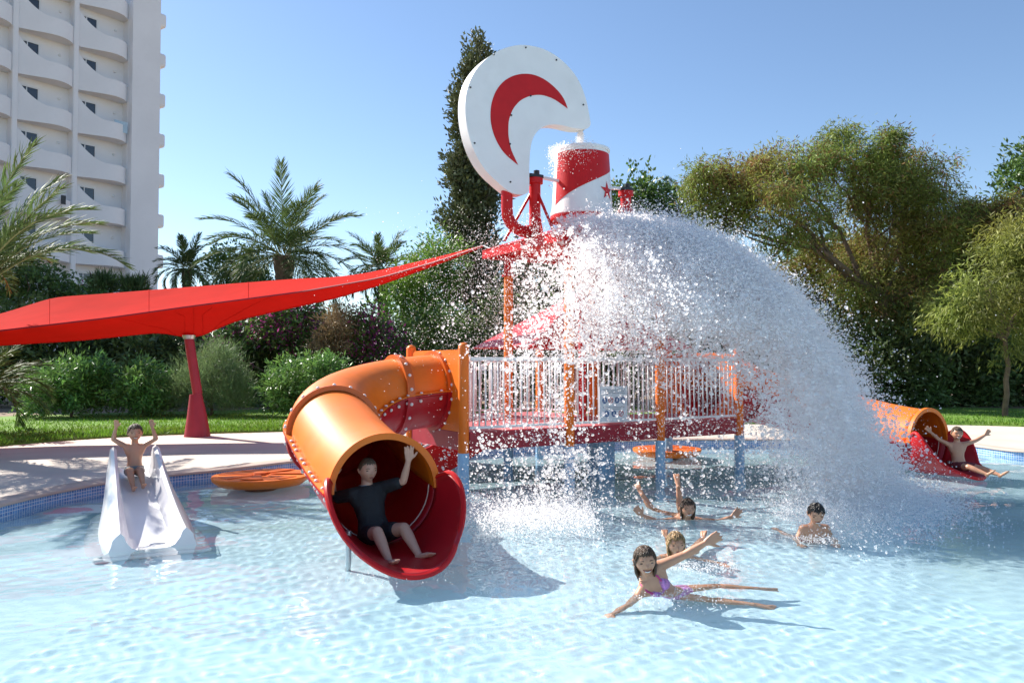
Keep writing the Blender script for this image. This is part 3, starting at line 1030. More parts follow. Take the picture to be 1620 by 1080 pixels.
for c, s in (((0, 0, 0.02), (1.15, 0.1, 0.1)), ((0, 0, 2.1), (1.15, 0.1, 0.1)), ((-0.54, 0, 1.06), (0.09, 0.1, 1.98)), ((0.54, 0, 1.06), (0.11, 0.1, 1.98)), ((-0.2, -0.01, 1.06), (0.06, 0.08, 1.98))):
    win.box(c, s)
win_me = bpy.data.meshes.new('window'); win_me.from_pydata(win.v, [], win.f); win_me.materials.append(M['frame'])
pa = MB().box((0, 0.02, 1.06), (1.0, 0.03, 1.98)); pane_me = bpy.data.meshes.new('pane'); pane_me.from_pydata(pa.v, [], pa.f); pane_me.materials.append(M['glass'])
lam = MB().lathe((0, 0, 0), [(0.1, 0), (0.1, 0.06), (0.04, 0.1)], 12, ax=(Vector((1, 0, 0)), Vector((0, 0, 1)), Vector((0, -1, 0))))
lam_me = bpy.data.meshes.new('wall_lamp'); lam_me.from_pydata(lam.v, [], lam.f); lam_me.materials.append(M['frame'])
hq = Matrix((HA, -HN, ZZ)).transposed().to_quaternion()
for b in range(-3, 2):
    for f in range(NF):
        z = hz0 - 2 * FLH + f * FLH
        if z < 0 or z > ztop - 0.5: continue
        c = b * BW + 0.15
        bo = put('balcony', par_me, None, hotel, loc=HP(c, 0, z), rot=hq)
        w = put('window', win_me, None, hotel, loc=HP(c - 0.75, -0.42, z + 0.1), rot=hq)
        put('pane', pane_me, None, w, loc=(0, 0, 0), world_coords=False)
        WM[w.name] = WM[hotel.name]
        put('wall_lamp', lam_me, None, hotel, loc=HP(c + 1.1, -0.45, z + 1.9), rot=hq)
for b in range(-3, 3):
    MB().box(HP(b * BW - BW / 2 + 0.15, -0.35, ztop / 2), (0.36, 1.25, ztop - 0.1), HAX).build('fin_wall', M['plaster'], hotel, bevel=0.08)
for f in range(NF):
    z = hz0 - 2 * FLH + f * FLH
    if z < 0 or z > ztop - 1: continue
    MB().box(HP(8.0, 0.0, z + 0.45), (0.8, 1.3, 1.05), HAX).build('side_balcony', M['plaster'], hotel, bevel=0.2)
zz = hz0 + 5 * FLH
MB().box(HP(BW + 1.2, 0.62, hz0 - 2 * FLH + 7 * FLH + 0.72), (0.95, 0.03, 0.8), HAX).build('glass_panel', M['balglass'], hotel)
tw = empty('beach_towel', HP(0.9, 1.1, hz0 - 2 * FLH + 5 * FLH + 0.6), 'dark towel hanging over a hotel balcony wall', 'towel')
MB().box(HP(0.95, 1.1, hz0 - 2 * FLH + 5 * FLH + 0.75), (0.32, 0.05, 0.6), HAX).build('cloth', M['black'], tw, bevel=0.02)

# ------------------------------------------------------------------ vegetation


def leaf_mesh(name, P, D, L, W, r):
    """diamond leaves: base P, direction D, lengths L, widths W"""
    n = len(P)
    D = D / (np.linalg.norm(D, axis=1, keepdims=True) + 1e-9)
    s = np.cross(D, r.normal(size=(n, 3))); s /= (np.linalg.norm(s, axis=1, keepdims=True) + 1e-9)
    L = np.broadcast_to(L, (n,))[:, None]; W = np.broadcast_to(W, (n,))[:, None]
    mid = P + D * L * 0.45
    V = np.stack([P, mid + s * W / 2, P + D * L, mid - s * W / 2], 1).reshape(-1, 3)
    F = np.arange(4 * n).reshape(-1, 4)
    return mesh_np(name, V, F)


def gap_noise(Q, seed, f):
    r = np.random.default_rng(seed)
    z = np.zeros(len(Q))
    for k in range(5):
        d = r.normal(size=3); d /= np.linalg.norm(d)
        z += np.sin(Q @ d * f * r.uniform(0.7, 1.8) + r.uniform(0, 6.28))
    return z / 5


def crown_pts(clumps, twigs, per, seed, spread, gap=-0.25, gf=2.2, droop=0.0, shell=2.4):
    """clumps: list of (center, radii, weight)"""
    r = np.random.default_rng(seed)
    PP, DD = [], []
    wsum = sum(c[2] for c in clumps)
    for (c, rad, w) in clumps:
        n = int(twigs * w / wsum)
        d = r.normal(size=(n, 3)); d /= np.linalg.norm(d, axis=1, keepdims=True)
        q = r.uniform(0, 1, n) ** (1 / shell)
        q = q * (1 + 0.13 * r.normal(size=n))
        C = np.array(c) + d * q[:, None] * np.array(rad)
        keep = gap_noise(C, seed + 5, gf) > gap
        C, d = C[keep], d[keep]
        out = d * np.array([1, 1, 0.8]) + np.array([0, 0, 0.25 - droop]) + 0.5 * r.normal(size=d.shape)
        out /= np.linalg.norm(out, axis=1, keepdims=True)
        n = len(C)
        t = r.uniform(-0.6, 1.0, (n, per))
        P = C[:, None] + out[:, None] * (t * spread)[..., None] + r.normal(size=(n, per, 3)) * spread * 0.3
        D = out[:, None] * 0.8 + r.normal(size=(n, per, 3)) * 0.6 + np.array([0, 0, -droop])
        PP.append(P.reshape(-1, 3)); DD.append(D.reshape(-1, 3))
    return np.concatenate(PP), np.concatenate(DD), r


def limb(mb, a, b, r0, r1, seed, n=7, wob=0.12):
    r = np.random.default_rng(seed)
    a, b = Vector(a), Vector(b)
    L = (b - a).length
    pts, rad = [], []
    for k in range(n):
        q = k / (n - 1)
        w = math.sin(PI * q) * wob * L
        pts.append(a + (b - a) * q + Vector((r.normal(), r.normal(), r.normal() * 0.5)) * w * 0.5)
        rad.append(r0 + (r1 - r0) * q ** 0.8)
    mb.tube(pts, rad, 9)


def tree(name, base, clumps, label, cat, leaf, twigs, per, L, W, spread, seed, trunk_r=0.15, gap=-0.25, gf=2.2, droop=0.0, group=None, fork=0.45, mix=None, shell=2.4, bark='bark'):
    root = empty(name, base, label, cat, group)
    base = Vector(base)
    cen = Vector(np.mean([np.array(c[0]) for c in clumps], axis=0).tolist())
    fk = base + (cen - base) * fork
    mb = MB()
    limb(mb, base - ZZ * 0.1, fk, trunk_r, trunk_r * 0.7, seed, wob=0.05)
    for k, c in enumerate(clumps[:14]):
        limb(mb, fk - ZZ * 0.05, Vector(c[0]), trunk_r * 0.55, trunk_r * 0.12, seed + k + 1)
        for j in range(2):
            d = np.random.default_rng(seed * 3 + k * 7 + j).normal(size=3)
            e = Vector(c[0]) + Vector((d * np.array(c[1]) * 0.4).tolist())
            limb(mb, fk + (Vector(c[0]) - fk) * 0.55, e, trunk_r * 0.25, trunk_r * 0.07, seed + 31 * j + k)
    mb.build('trunk', M[bark], root, smooth=True)
    P, D, r = crown_pts(clumps, twigs, per, seed, spread, gap, gf, droop, shell)
    n = len(P)
    if mix:
        sel = (r.uniform(size=n) + 0.35 * gap_noise(P, seed + 77, 1.2)) < mix[1]
        put('blossom' if mix[0] in ('flower',) else 'seed_tufts', leaf_mesh(name, P[sel], D[sel], L * r.uniform(0.6, 1.2, sel.sum()), W * r.uniform(0.7, 1.3, sel.sum()), r), M[mix[0]], root)
        P, D = P[~sel], D[~sel]; n = len(P)
    put('crown', leaf_mesh(name, P, D, L * r.uniform(0.6, 1.25, n), W * r.uniform(0.7, 1.3, n), r), M[leaf], root)
    return root


def gnd(px, D, z=DECKZ + 0.05):
    return Vector(((px - 810) * D / FPX, D, z))


def zat(py, D):
    return CAMH + (575 - py) * D / FPX


def blob(px, py, D, wpx, hpx, dm=None, w=1.0):
    """clump centred on a photo position at depth D, of a size given in photo pixels at that depth"""
    s = D / FPX
    return (((px - 810) * s, D, zat(py, D)), (wpx * s, dm if dm else wpx * s, hpx * s), w)


SH = 'clipped shrubs on the lawn edge'
tree('oleander_shrub', gnd(115, 22.5), [blob(115, 615, 22.5, 62, 44, 1.0, 1.5), blob(75, 630, 22.2, 35, 34, .8, .7), blob(150, 600, 22.7, 36, 34, .8, .7)], 'large rounded oleander shrub, first beside the short palm', 'shrub', 'leaf_shrub', 1000, 11, 0.17, 0.045, 0.2, 21, 0.05, gap=-0.5, shell=3)
tree('oleander_shrub', gnd(225, 22.8), [blob(222, 612, 22.8, 44, 40, .9, 1.2), blob(245, 625, 22.6, 28, 28, .7, .6)], 'rounded oleander shrub between the larger oleander and the feathery bush', 'shrub', 'leaf_shrub', 720, 11, 0.17, 0.045, 0.2, 22, 0.05, gap=-0.5, shell=3)
tree('tamarisk_bush', gnd(335, 23), [blob(335, 600, 23, 48, 46, 1, 1.6), blob(300, 622, 22.8, 34, 32, .8, .7), blob(370, 622, 22.8, 28, 32, .8, .7), blob(345, 572, 23, 22, 30, .6, .5)], 'feathery pale green bush standing behind the sail mast', 'shrub', 'leaf_feather', 1300, 14, 0.2, 0.012, 0.28, 23, 0.05, gap=-0.6, droop=-0.55, shell=2.6)
tree('oleander_shrub', gnd(480, 22.5), [blob(480, 608, 22.5, 52, 42, 1, 1.3), blob(515, 590, 22.7, 30, 26, .8, .6), blob(450, 622, 22.3, 28, 28, .7, .5)], 'rounded oleander shrub just behind the orange tube bend', 'shrub', 'leaf_shrub', 900, 11, 0.17, 0.045, 0.2, 24, 0.05, gap=-0.5, shell=3)

HG = 'background hedge bushes'
hedge = [(-60, 540, 80, 80, 'leaf_dark', 'tall dark hedge bush, outermost on the hotel side'), (60, 550, 85, 70, 'leaf_dark', 'dark hedge bush behind the large rounded oleander'), (190, 545, 80, 70, 'leaf_dark', 'dark hedge bush behind the second oleander'),
         (270, 560, 60, 60, 'leaf_dark', 'dark hedge bush behind the sail mast'), (400, 560, 62, 70, 'leaf_dark', 'dark hedge bush below the big date palm'), (520, 560, 70, 62, 'leaf_dark', 'dark hedge bush between palm trunks and bougainvillea'),
         (690, 560, 70, 70, 'leaf_mid', 'mid green hedge bush behind the orange end panel'), (800, 545, 75, 80, 'leaf_dark', 'dark hedge bush behind the tall orange post'), (920, 540, 80, 85, 'leaf_dark', 'dark hedge bush seen through the tower middle'),
         (1050, 540, 85, 80, 'leaf_dark', 'dark hedge bush behind the pierced end panel'), (1180, 555, 85, 85, 'leaf_dark', 'dark hedge bush behind the thick falling water'), (1310, 560, 80, 85, 'leaf_dark', 'dark hedge bush behind the falling water edge'),
         (1420, 575, 75, 80, 'leaf_dark', 'dark hedge bush above the second tube slide'), (1520, 570, 75, 85, 'leaf_dark', 'dark hedge bush between the second tube slide and the young tree'), (1620, 570, 80, 90, 'leaf_dark', 'dark hedge bush behind the young tree trunk'), (1730, 560, 80, 90, 'leaf_dark', 'dark hedge bush past the young tree')]
for k, (px, py, w, hh, lf, lab) in enumerate(hedge):
    D = 28 + (k % 3) * 0.8
    tree('hedge_bush', gnd(px, D), [blob(px, py, D, w, hh, 1.4, 1.6), blob(px - w * .4, py + 35, D - .6, w * .6, hh * .75, 1, .8), blob(px + w * .4, py + 30, D - .5, w * .6, hh * .8, 1, .8)], lab, 'hedge', lf, 780, 11, 0.24, 0.09, 0.35, 100 + k, 0.08, gap=-0.6, gf=1.4, group=HG, shell=3)
for k, (px, py, w, hh, lab) in enumerate(((1150, 500, 90, 110, 'tall dark background tree behind the curtain of water'), (1290, 490, 90, 120, 'tall dark background tree under the feathery tree limbs'), (1420, 480, 90, 120, 'tall dark background tree behind the feathery tree trunk'), (1550, 490, 90, 120, 'tall dark background tree behind the young tree'), (1000, 470, 90, 100, 'tall dark background tree behind the play tower'), (870, 480, 90, 95, 'tall dark background tree beside the cypress foot'))):
    D = 34
    tree('background_tree', gnd(px, D), [blob(px, py, D, w, hh, 1.6, 1.6), blob(px - w * .4, py + 40, D - .6, w * .7, hh * .7, 1.2, .8)], lab, 'tree', 'leaf_dark', 620, 12, 0.34, 0.17, 0.5, 140 + k, 0.12, gap=-0.7, gf=1.2, shell=3)
tree('bougainvillea', gnd(585, 26.5), [blob(588, 530, 26.5, 36, 42, .9, 1.2), blob(615, 560, 26.3, 38, 34, .9, 1)], 'bougainvillea with magenta flowers behind the orange end panel', 'shrub', 'leaf_mid', 600, 11, 0.16, 0.07, 0.3, 41, 0.06, gap=-0.4, mix=('flower', 0.26))
tree('bougainvillea', gnd(440, 27), [blob(455, 515, 27, 55, 40, .9, 1.2), blob(360, 545, 26.6, 34, 30, .8, .7)], 'bougainvillea with a few purple flowers under the sail and date palm', 'shrub', 'leaf_mid', 700, 11, 0.16, 0.07, 0.3, 42, 0.06, gap=-0.4, mix=('flower', 0.08))
tree('dry_bush', gnd(530, 26), [blob(535, 520, 26, 26, 36, .5, 1), blob(512, 545, 26, 16, 22, .4, .5)], 'dry brown conifer-like bush beside the magenta bougainvillea', 'shrub', 'dry', 320, 12, 0.2, 0.03, 0.3, 43, 0.07, gap=-0.3)
tree('broadleaf_tree', gnd(370, 33), [blob(372, 425, 33, 44, 46, 1.2, 1.4), blob(400, 460, 33, 40, 40, 1, 1), blob(345, 450, 33, 34, 40, 1, 1)], 'light leafy tree between the small palm and the big date palm', 'tree', 'leaf_mid', 720, 10, 0.2, 0.09, 0.4, 44, 0.14, gap=-0.1, gf=2.0)
tree('broadleaf_tree', gnd(60, 32), [blob(60, 460, 32, 60, 40, 1.5, 1.4), blob(10, 430, 32, 50, 60, 1.5, 1), blob(110, 480, 32, 40, 24, 1.2, .7)], 'leafy tree at the foot of the hotel behind palm fronds', 'tree', 'leaf_mid', 900, 10, 0.2, 0.09, 0.4, 45, 0.16, gap=-0.2)
tree('pine_tree', gnd(665, 31), [blob(665, 440, 31, 45, 50, 1.3, 1.2), blob(640, 480, 31, 42, 48, 1.2, 1), blob(700, 410, 31.4, 34, 46, 1.1, 1), blob(690, 500, 30.8, 50, 40, 1.2, 1)], 'bright green tree at the cypress foot below the crescent', 'tree', 'leaf_bright', 1250, 11, 0.2, 0.06, 0.38, 46, 0.18, gap=-0.3)
tree('broadleaf_tree', gnd(1015, 38), [blob(1010, 315, 38, 46, 42, 1.6, 1.3), blob(1050, 345, 38, 40, 40, 1.5, 1), blob(970, 350, 38, 34, 44, 1.5, 1), blob(1080, 370, 38, 40, 34, 1.4, .8)], 'leafy green tree behind the tipping bucket', 'tree', 'leaf_mid', 1000, 10, 0.26, 0.13, 0.45, 47, 0.22, gap=-0.15, gf=1.8)

# cypress
cyp = []
for k, (px, py, w) in enumerate(((757, 85, 20), (750, 120, 27), (748, 160, 32), (746, 205, 36), (745, 250, 42), (745, 300, 46), (743, 350, 50), (745, 400, 50), (750, 450, 48), (755, 500, 46))):
    cyp.append(blob(px + (k % 2) * 6 - 3, py, 35, w * 0.9, 34, w * 35 / FPX * 0.9, w / 30))
    cyp.append(blob(px + (10 if k % 2 else -10), py + 18, 34.7, w * 0.6, 24, 0.8, w / 60))
tree('cypress_tree', gnd(750, 35), cyp, 'very tall slim dark cypress behind the crescent', 'tree', 'leaf_cypress', 3200, 14, 0.26, 0.095, 0.35, 51, 0.3, gap=-0.42, gf=2.6, fork=0.7, droop=-0.4)

# big feathery tree on the right
big = [blob(1180, 300, 28, 74, 50, 1.8, 1.5), blob(1130, 335, 28.4, 44, 44, 1.4, .9), blob(1250, 345, 27.6, 80, 50, 1.8, 1.4), blob(1260, 270, 28.4, 60, 42, 1.6, 1.2), blob(1345, 250, 28.8, 56, 34, 1.6, 1.1), blob(1440, 270, 29, 60, 32, 1.6, 1.1),
       blob(1370, 310, 28.6, 72, 44, 1.8, 1.3), blob(1460, 330, 28.4, 62, 46, 1.7, 1.1), blob(1390, 400, 29, 84, 56, 1.8, 1.4), blob(1500, 405, 28.5, 74, 48, 1.6, 1.2), blob(1330, 440, 28.8, 62, 46, 1.4, .9), blob(1550, 370, 28.6, 50, 34, 1.3, .7), blob(1420, 480, 28.6, 84, 46, 1.6, 1.2), blob(1590, 430, 28.2, 56, 50, 1.5, 1.0), blob(1600, 365, 28.4, 50, 34, 1.4, .8), blob(1640, 400, 28.2, 50, 44, 1.4, .8), blob(1550, 345, 28.6, 40, 26, 1.2, .5)]
br_ = np.random.default_rng(12)
NBIG = len(big)
for k in range(46):
    c, rd_, w_ = big[k % NBIG]
    d_ = br_.normal(size=3); d_ /= np.linalg.norm(d_); d_[2] = abs(d_[2]) * 0.8 + 0.1
    big.append((tuple(np.array(c) + d_ * np.array(rd_) * br_.uniform(0.85, 1.4)), tuple(np.array(rd_) * br_.uniform(0.18, 0.42)), 0.28))
tree('pepper_tree', gnd(1400, 28.6), big, 'wide spreading feathery tree with rusty seed tufts behind the falling water', 'tree', 'leaf_olive', 7000, 25, 0.20, 0.034, 0.42, 61, 0.24, gap=-0.42, gf=1.7, droop=0.35, fork=0.55, mix=('leaf_rust', 0.24))
tree('young_tree', gnd(1588, 22.5), [blob(1560, 450, 22.5, 66, 34, 1.2, 1.2), blob(1520, 490, 22.3, 50, 30, 1, .9), blob(1600, 500, 22.5, 64, 50, 1.2, 1.4), blob(1640, 430, 22.6, 60, 50, 1.2, 1.1), blob(1570, 530, 22.4, 50, 34, 1, .8), blob(1600, 395, 22.8, 50, 36, 1.1, 1), blob(1650, 370, 22.8, 50, 40, 1.1, 1)], 'young feathery tree with a thin bare trunk on the lawn', 'tree', 'leaf_olive', 1900, 20, 0.2, 0.032, 0.42, 62, 0.085, gap=-0.15, droop=0.5, fork=0.6)
tree('broadleaf_tree', gnd(1650, 30), [blob(1625, 290, 30, 34, 40, 1.3, 1), blob(1640, 340, 30, 50, 36, 1.4, 1), blob(1660, 250, 30, 44, 40, 1.4, 1)], 'leafy tree above the young tree at the far end of the hedge', 'tree', 'leaf_mid', 520, 11, 0.22, 0.09, 0.4, 63, 0.2, gap=-0.2)

# palms: every frond is a part
def frond_mesh(name, L, arch, nl, ll, seed, mat, sweep=0.55, lw=0.028):
    r = np.random.default_rng(seed)
    n = 22
    pts = []
    x = z = 0.0
    for k in range(n):
        q = k / (n - 1)
        pts.append(Vector((x, 0, z)))
        a = -arch * q ** 1.4
        x += L / n * math.cos(a); z += L / n * math.sin(a)
    rows_v, rows_f = [], []
    mb = MB(); mb.tube(pts, [0.022 * (1 - 0.85 * k / (n - 1)) for k in range(n)], 5)
    P, D, Ls = [], [], []
    for k in range(nl):
        q = 0.12 + 0.87 * (k + r.uniform(-.3, .3)) / nl
        f = min(max(q, 0), .999) * (n - 1); i = int(f)
        p = pts[i] + (pts[min(i + 1, n - 1)] - pts[i]) * (f - i)
        t = (pts[min(i + 1, n - 1)] - pts[max(i - 1, 0)]).normalized()
        b = Vector((-t.z, 0, t.x))
        for s in (-1, 1):
            d = t * (sweep + 0.5 * q) + Vector((0, s, 0)) * (0.85 - 0.35 * q) + b * (0.32 + r.normal() * 0.18) - ZZ * 0.12
            P.append(p); D.append(d.normalized() + Vector((r.normal(), r.normal(), r.normal())) * 0.07)
            Ls.append(ll * (0.55 + 0.9 * math.sin(PI * min(1, 0.12 + q * 0.86))) * r.uniform(0.85, 1.1) * 0.75)
    P = np.array([tuple(p) for p in P]); D = np.array([tuple(p) for p in D]); Ls = np.array(Ls)
    # leaflets as two-segment drooping strips
    D /= np.linalg.norm(D, axis=1, keepdims=True)
    s = np.cross(D, np.array([0, 0, 1.0]) + 0.4 * r.normal(size=D.shape)); s /= np.linalg.norm(s, axis=1, keepdims=True)
    Lc = Ls[:, None]
    w = lw
    m1 = P + D * Lc * 0.5; tip = P + D * Lc + np.array([0, 0, -0.16]) * Lc
    nv = len(P)
    V = np.stack([P - s * w * 0.3, P + s * w * 0.3, m1 + s * w / 2, m1 - s * w / 2, tip + s * w * 0.06, tip - s * w * 0.06], 1).reshape(-1, 3)
    b0 = np.arange(nv)[:, None] * 6
    F = np.concatenate([b0 + np.array([0, 1, 2, 3]), b0 + np.array([3, 2, 4, 5])])
    me = bpy.data.meshes.new(name)
    vv = mb.v + [tuple(p) for p in V]
    off = len(mb.v)
    ff = [tuple(f) for f in mb.f] + [tuple(int(a) + off for a in f) for f in F]
    me.from_pydata(vv, [], ff)
    me.materials.append(M['rachis']); me.materials.append(M[mat])
    me.polygons.foreach_set('material_index', np.array([0] * len(mb.f) + [1] * len(F), np.int32))
    return me


def palm(base, crown, L, nfr, label, seed, mat='frond', tr=0.25, nl=46, ll=0.45, low=-35, hi=82, lw=0.028, keep=None, name='date_palm'):
    root = empty(name, base, label, 'palm tree', 'palms around the pool')
    r = np.random.default_rng(seed)
    base, crown = Vector(base), Vector(crown)
    n = 26
    pts = [base + (crown - base) * (k / (n - 1)) for k in range(n)]
    rad = [tr * (1.0 + 0.09 * (k % 2) + (0.25 if k < 2 else 0) + 0.35 * max(0, (k / (n - 1) - 0.85) / 0.15)) for k in range(n)]
    MB().tube(pts, rad, 14).build('trunk', M['palmbark'], root, smooth=True)
    variants = [frond_mesh('frond', L, a, nl, ll, seed + j, mat, lw=lw) for j, a in enumerate((R(35), R(62), R(90), R(115)))]
    for k in range(nfr):
        az = k * 2.39996 + r.normal() * 0.12
        q = (k + 0.5) / nfr
        el = R(hi - (hi - low) * q ** 0.85 + r.normal() * 4)
        if keep and not keep(az, el): continue
        v = variants[min(3, int(q * 3.2 + r.uniform(0, 0.8)))]
        rot = Quaternion((0, 0, 1), az) @ Quaternion((0, 1, 0), -el) @ Quaternion((1, 0, 0), r.normal() * 0.25)
        d = Vector((math.cos(az), math.sin(az), 0))
        o = put('frond', v, None, root, loc=crown + d * (tr * 0.8) + ZZ * (0.15 * (1 - q)), rot=rot)
        o.scale = (r.uniform(0.85, 1.1),) * 3
    return root


def pc(px, py, D):
    return Vector(((px - 810) * D / FPX, D, zat(py, D)))


palm(gnd(450, 30), pc(448, 405, 30), 3.4, 46, 'big date palm with arching fronds rising behind the red sail', 71, tr=0.3, ll=0.62, nl=54, lw=0.034, low=-25)
palm(gnd(295, 40), pc(294, 425, 40), 1.75, 34, 'small stiff palm near the hotel end wall', 72, tr=0.2, ll=0.45, nl=34, lw=0.04, low=-40, hi=86)
palm(gnd(607, 38), pc(605, 425, 38), 2.1, 34, 'slender palm with drooping fronds between the date palm and the cypress', 73, tr=0.24, ll=0.5, nl=38, lw=0.04, low=-45)
palm(gnd(1085, 40), pc(1090, 330, 40), 2.0, 26, 'palm peeking out between the bucket tree and the feathery tree', 74, tr=0.22, ll=0.5, nl=34, lw=0.04)
palm(gnd(1350, 32), pc(1335, 450, 32), 2.2, 26, 'palm with drooping fronds tucked under the feathery tree', 78, tr=0.25, ll=0.5, nl=34, lw=0.04)
palm((-9.2, 13.2, DECKZ), pc(-60, 470, 13.2), 2.6, 64, 'grey-green palm with long fronds reaching in front of the hotel', 75, mat='frond_grey', tr=0.26, ll=0.40, nl=70, lw=0.024, low=14, hi=80, keep=lambda az, el: math.cos(az) < -0.3 or el > R(44))
palm((-11.7, 17.4, DECKZ), (-11.7, 17.4, 1.1), 1.5, 26, 'short stubby palm at the lawn corner', 76, mat='frond', tr=0.24, ll=0.4, nl=34, lw=0.03, low=-10, hi=80, name='short_palm')

for k, (px, w, lab) in enumerate(((135, 30, 'reddish flowering roof-line bush below the hotel windows'), (165, 20, 'spiky bush against the hotel wall, next to the flowering one'), (212, 20, 'spiky bush against the hotel wall near its end'))):
    D = 36
    tree('spiky_bush', gnd(px, D), [blob(px, 458, D, w, 18, .6, 1)], lab, 'shrub', 'leaf_dark' if k else 'leaf_shrub', 90, 12, 0.5 if k else 0.2, 0.05, 0.2, 85 + k, 0.08, gap=-1, droop=-0.6 if k else 0, mix=None if k else ('flower', 0.2), fork=0.8)

# lawn blades
gr = np.random.default_rng(5)
n = 46000
a = gr.uniform(0, 2 * PI, n)
rad = fd(a - PI) if False else None
ang = np.concatenate([gr.uniform(R(98), R(165), 30000), gr.uniform(R(15), R(85), 16000)])
r0 = np.array([float(fd(t)) for t in ang[::1]])
rr = r0 + 0.02 + 6.5 * gr.uniform(0, 1, n) ** 1.3
Pg = np.stack([PC.x + rr * np.cos(ang), PC.y + rr * np.sin(ang), np.full(n, DECKZ + 0.02)], -1)
Dg = np.stack([gr.normal(0, .4, n), gr.normal(0, .4, n), np.ones(n)], -1)
tag(put('lawn_grass', leaf_mesh('lawn_grass', Pg, Dg, gr.uniform(0.06, 0.13, n), 0.022, gr), M['blade']), 'short bright green grass of the lawn', 'grass', kind='stuff')

# ------------------------------------------------------------------ people
M['skin_tan'] = pbr('tanned_wet_skin', (0.55, 0.28, 0.17), 0.42, 0.08, 9, bump=0.05, bscale=120, spec=0.5)
M['skin_fair'] = pbr('fair_skin', (0.58, 0.32, 0.22), 0.5, 0.07, 9, bump=0.05, bscale=120)
for k in ('skin_tan', 'skin_fair'):
    b_ = M[k].node_tree.nodes['Principled BSDF']
    b_.inputs['Subsurface Weight'].default_value = 0.12
    b_.inputs['Subsurface Radius'].default_value = (0.02, 0.008, 0.004)
    b_.inputs['Subsurface Scale'].default_value = 0.5
M['hair_brown'] = pbr('wet_brown_hair', (0.075, 0.04, 0.02), 0.35, 0.4, 30, bump=0.6, bscale=90)
M['hair_dark'] = pbr('wet_black_hair', (0.018, 0.013, 0.01), 0.3, 0.4, 30, bump=0.6, bscale=90)
M['hair_blond'] = pbr('wet_blond_hair', (0.30, 0.18, 0.07), 0.4, 0.4, 30, bump=0.6, bscale=90)
M['hair_sand'] = pbr('short_sandy_hair', (0.11, 0.075, 0.045), 0.6, 0.4, 40, bump=0.6, bscale=120)
M['shirt'] = pbr('black_rash_shirt', (0.016, 0.017, 0.019), 0.75, 0.2, 12, bump=1.0, bscale=13)
M['shorts'] = pbr('black_swim_shorts', (0.012, 0.012, 0.015), 0.7, 0.2, 12, bump=0.3, bscale=30)
M['trunks_grey'] = pbr('grey_swim_trunks', (0.16, 0.19, 0.2), 0.7, 0.3, 25, bump=0.3, bscale=40)
M['trunks_red'] = pbr('dark_red_swim_trunks', (0.16, 0.03, 0.035), 0.7, 0.3, 25)
M['bikini'] = pbr('pink_violet_print_bikini', (0.55, 0.22, 0.48), 0.6, 0.5, 45, hue=0.06)
M['strap'] = pbr('magenta_strap', (0.55, 0.05, 0.2), 0.6, 0.1)
M['eye'] = pbr('dark_eye', (0.02, 0.014, 0.012), 0.15, 0.1)
M['teeth'] = pbr('teeth', (0.8, 0.77, 0.7), 0.3, 0.02)
M['lip'] = pbr('lips', (0.36, 0.10, 0.085), 0.4, 0.05)


def capsule(mb, a, ra, b, rb, n=12):
    a, b = Vector(a), Vector(b)
    d = (b - a)
    if d.length < 1e-5: d = Vector((0, 0, 1e-4))
    d.normalize()
    x = d.orthogonal().normalized(); y = d.cross(x)
    prof = [(max(ra * math.sin(t), 0.0004), -ra * math.cos(t)) for t in (0.05, 0.4, 0.8, 1.2, PI / 2)]
    L = (b - a).length
    prof += [(max(rb * math.cos(t), 0.0004), L + rb * math.sin(t)) for t in (0, 0.4, 0.8, 1.2, 1.52)]
    mb.lathe(a, prof, n, ax=(x, y, d))


TORSO = [(-0.17, 0.045, 0.045), (-0.12, 0.078, 0.062), (0.0, 0.092, 0.066), (0.12, 0.088, 0.062), (0.33, 0.076, 0.055), (0.5, 0.082, 0.058), (0.68, 0.092, 0.062), (0.82, 0.095, 0.058), (0.92, 0.082, 0.050), (0.98, 0.055, 0.042), (1.04, 0.036, 0.036)]


def torso(mb, pel, U, Lf, Fw, S, t0=-9, t1=9, k=1.0, off=0.0):
    ts = np.array([t[0] for t in TORSO]); ws_ = np.array([t[1] for t in TORSO]); ds = np.array([t[2] for t in TORSO])
    a, b = max(t0, ts[0]), min(t1, ts[-1])
    tt = np.linspace(a, b, 24)
    rows = []
    for t in tt:
        w = np.interp(t, ts, ws_) * S * k + off; d = np.interp(t, ts, ds) * S * k + off
        c = pel + U * (t * 0.30 * S) - Fw * (0.01 * S * math.sin(PI * min(max(t, 0), 1)))
        row = []
        for j in range(28):
            an = 2 * PI * j / 28
            ca, sa = math.cos(an), math.sin(an)
            row.append(c + Lf * (w * math.copysign(abs(ca) ** 0.85, ca)) + Fw * (d * math.copysign(abs(sa) ** 0.85, sa)))
        rows.append(row)
    V = [p for r in rows for p in r]
    F = []
    for i in range(len(rows) - 1):
        for j in range(28):
            j2 = (j + 1) % 28
            F.append((i * 28 + j, i * 28 + j2, (i + 1) * 28 + j2, (i + 1) * 28 + j))
    F.append(tuple(reversed(range(28)))); F.append(tuple((len(rows) - 1) * 28 + j for j in range(28)))
    mb.add(V, F)


def skin_mesh(mb, name, voxel, it=3):
    me = bpy.data.meshes.new(name + '_raw'); me.from_pydata(mb.v, [], mb.f)
    o = bpy.data.objects.new('raw', me); COL.objects.link(o)
    r_ = o.modifiers.new('r', 'REMESH'); r_.mode = 'VOXEL'; r_.voxel_size = voxel; r_.use_smooth_shade = True
    s_ = o.modifiers.new('s', 'SMOOTH'); s_.factor = 0.5; s_.iterations = it
    dg = bpy.context.evaluated_depsgraph_get(); dg.update()
    out = bpy.data.meshes.new_from_object(o.evaluated_get(dg))
    out.name = name
    bpy.data.objects.remove(o); bpy.data.meshes.remove(me)
    return out


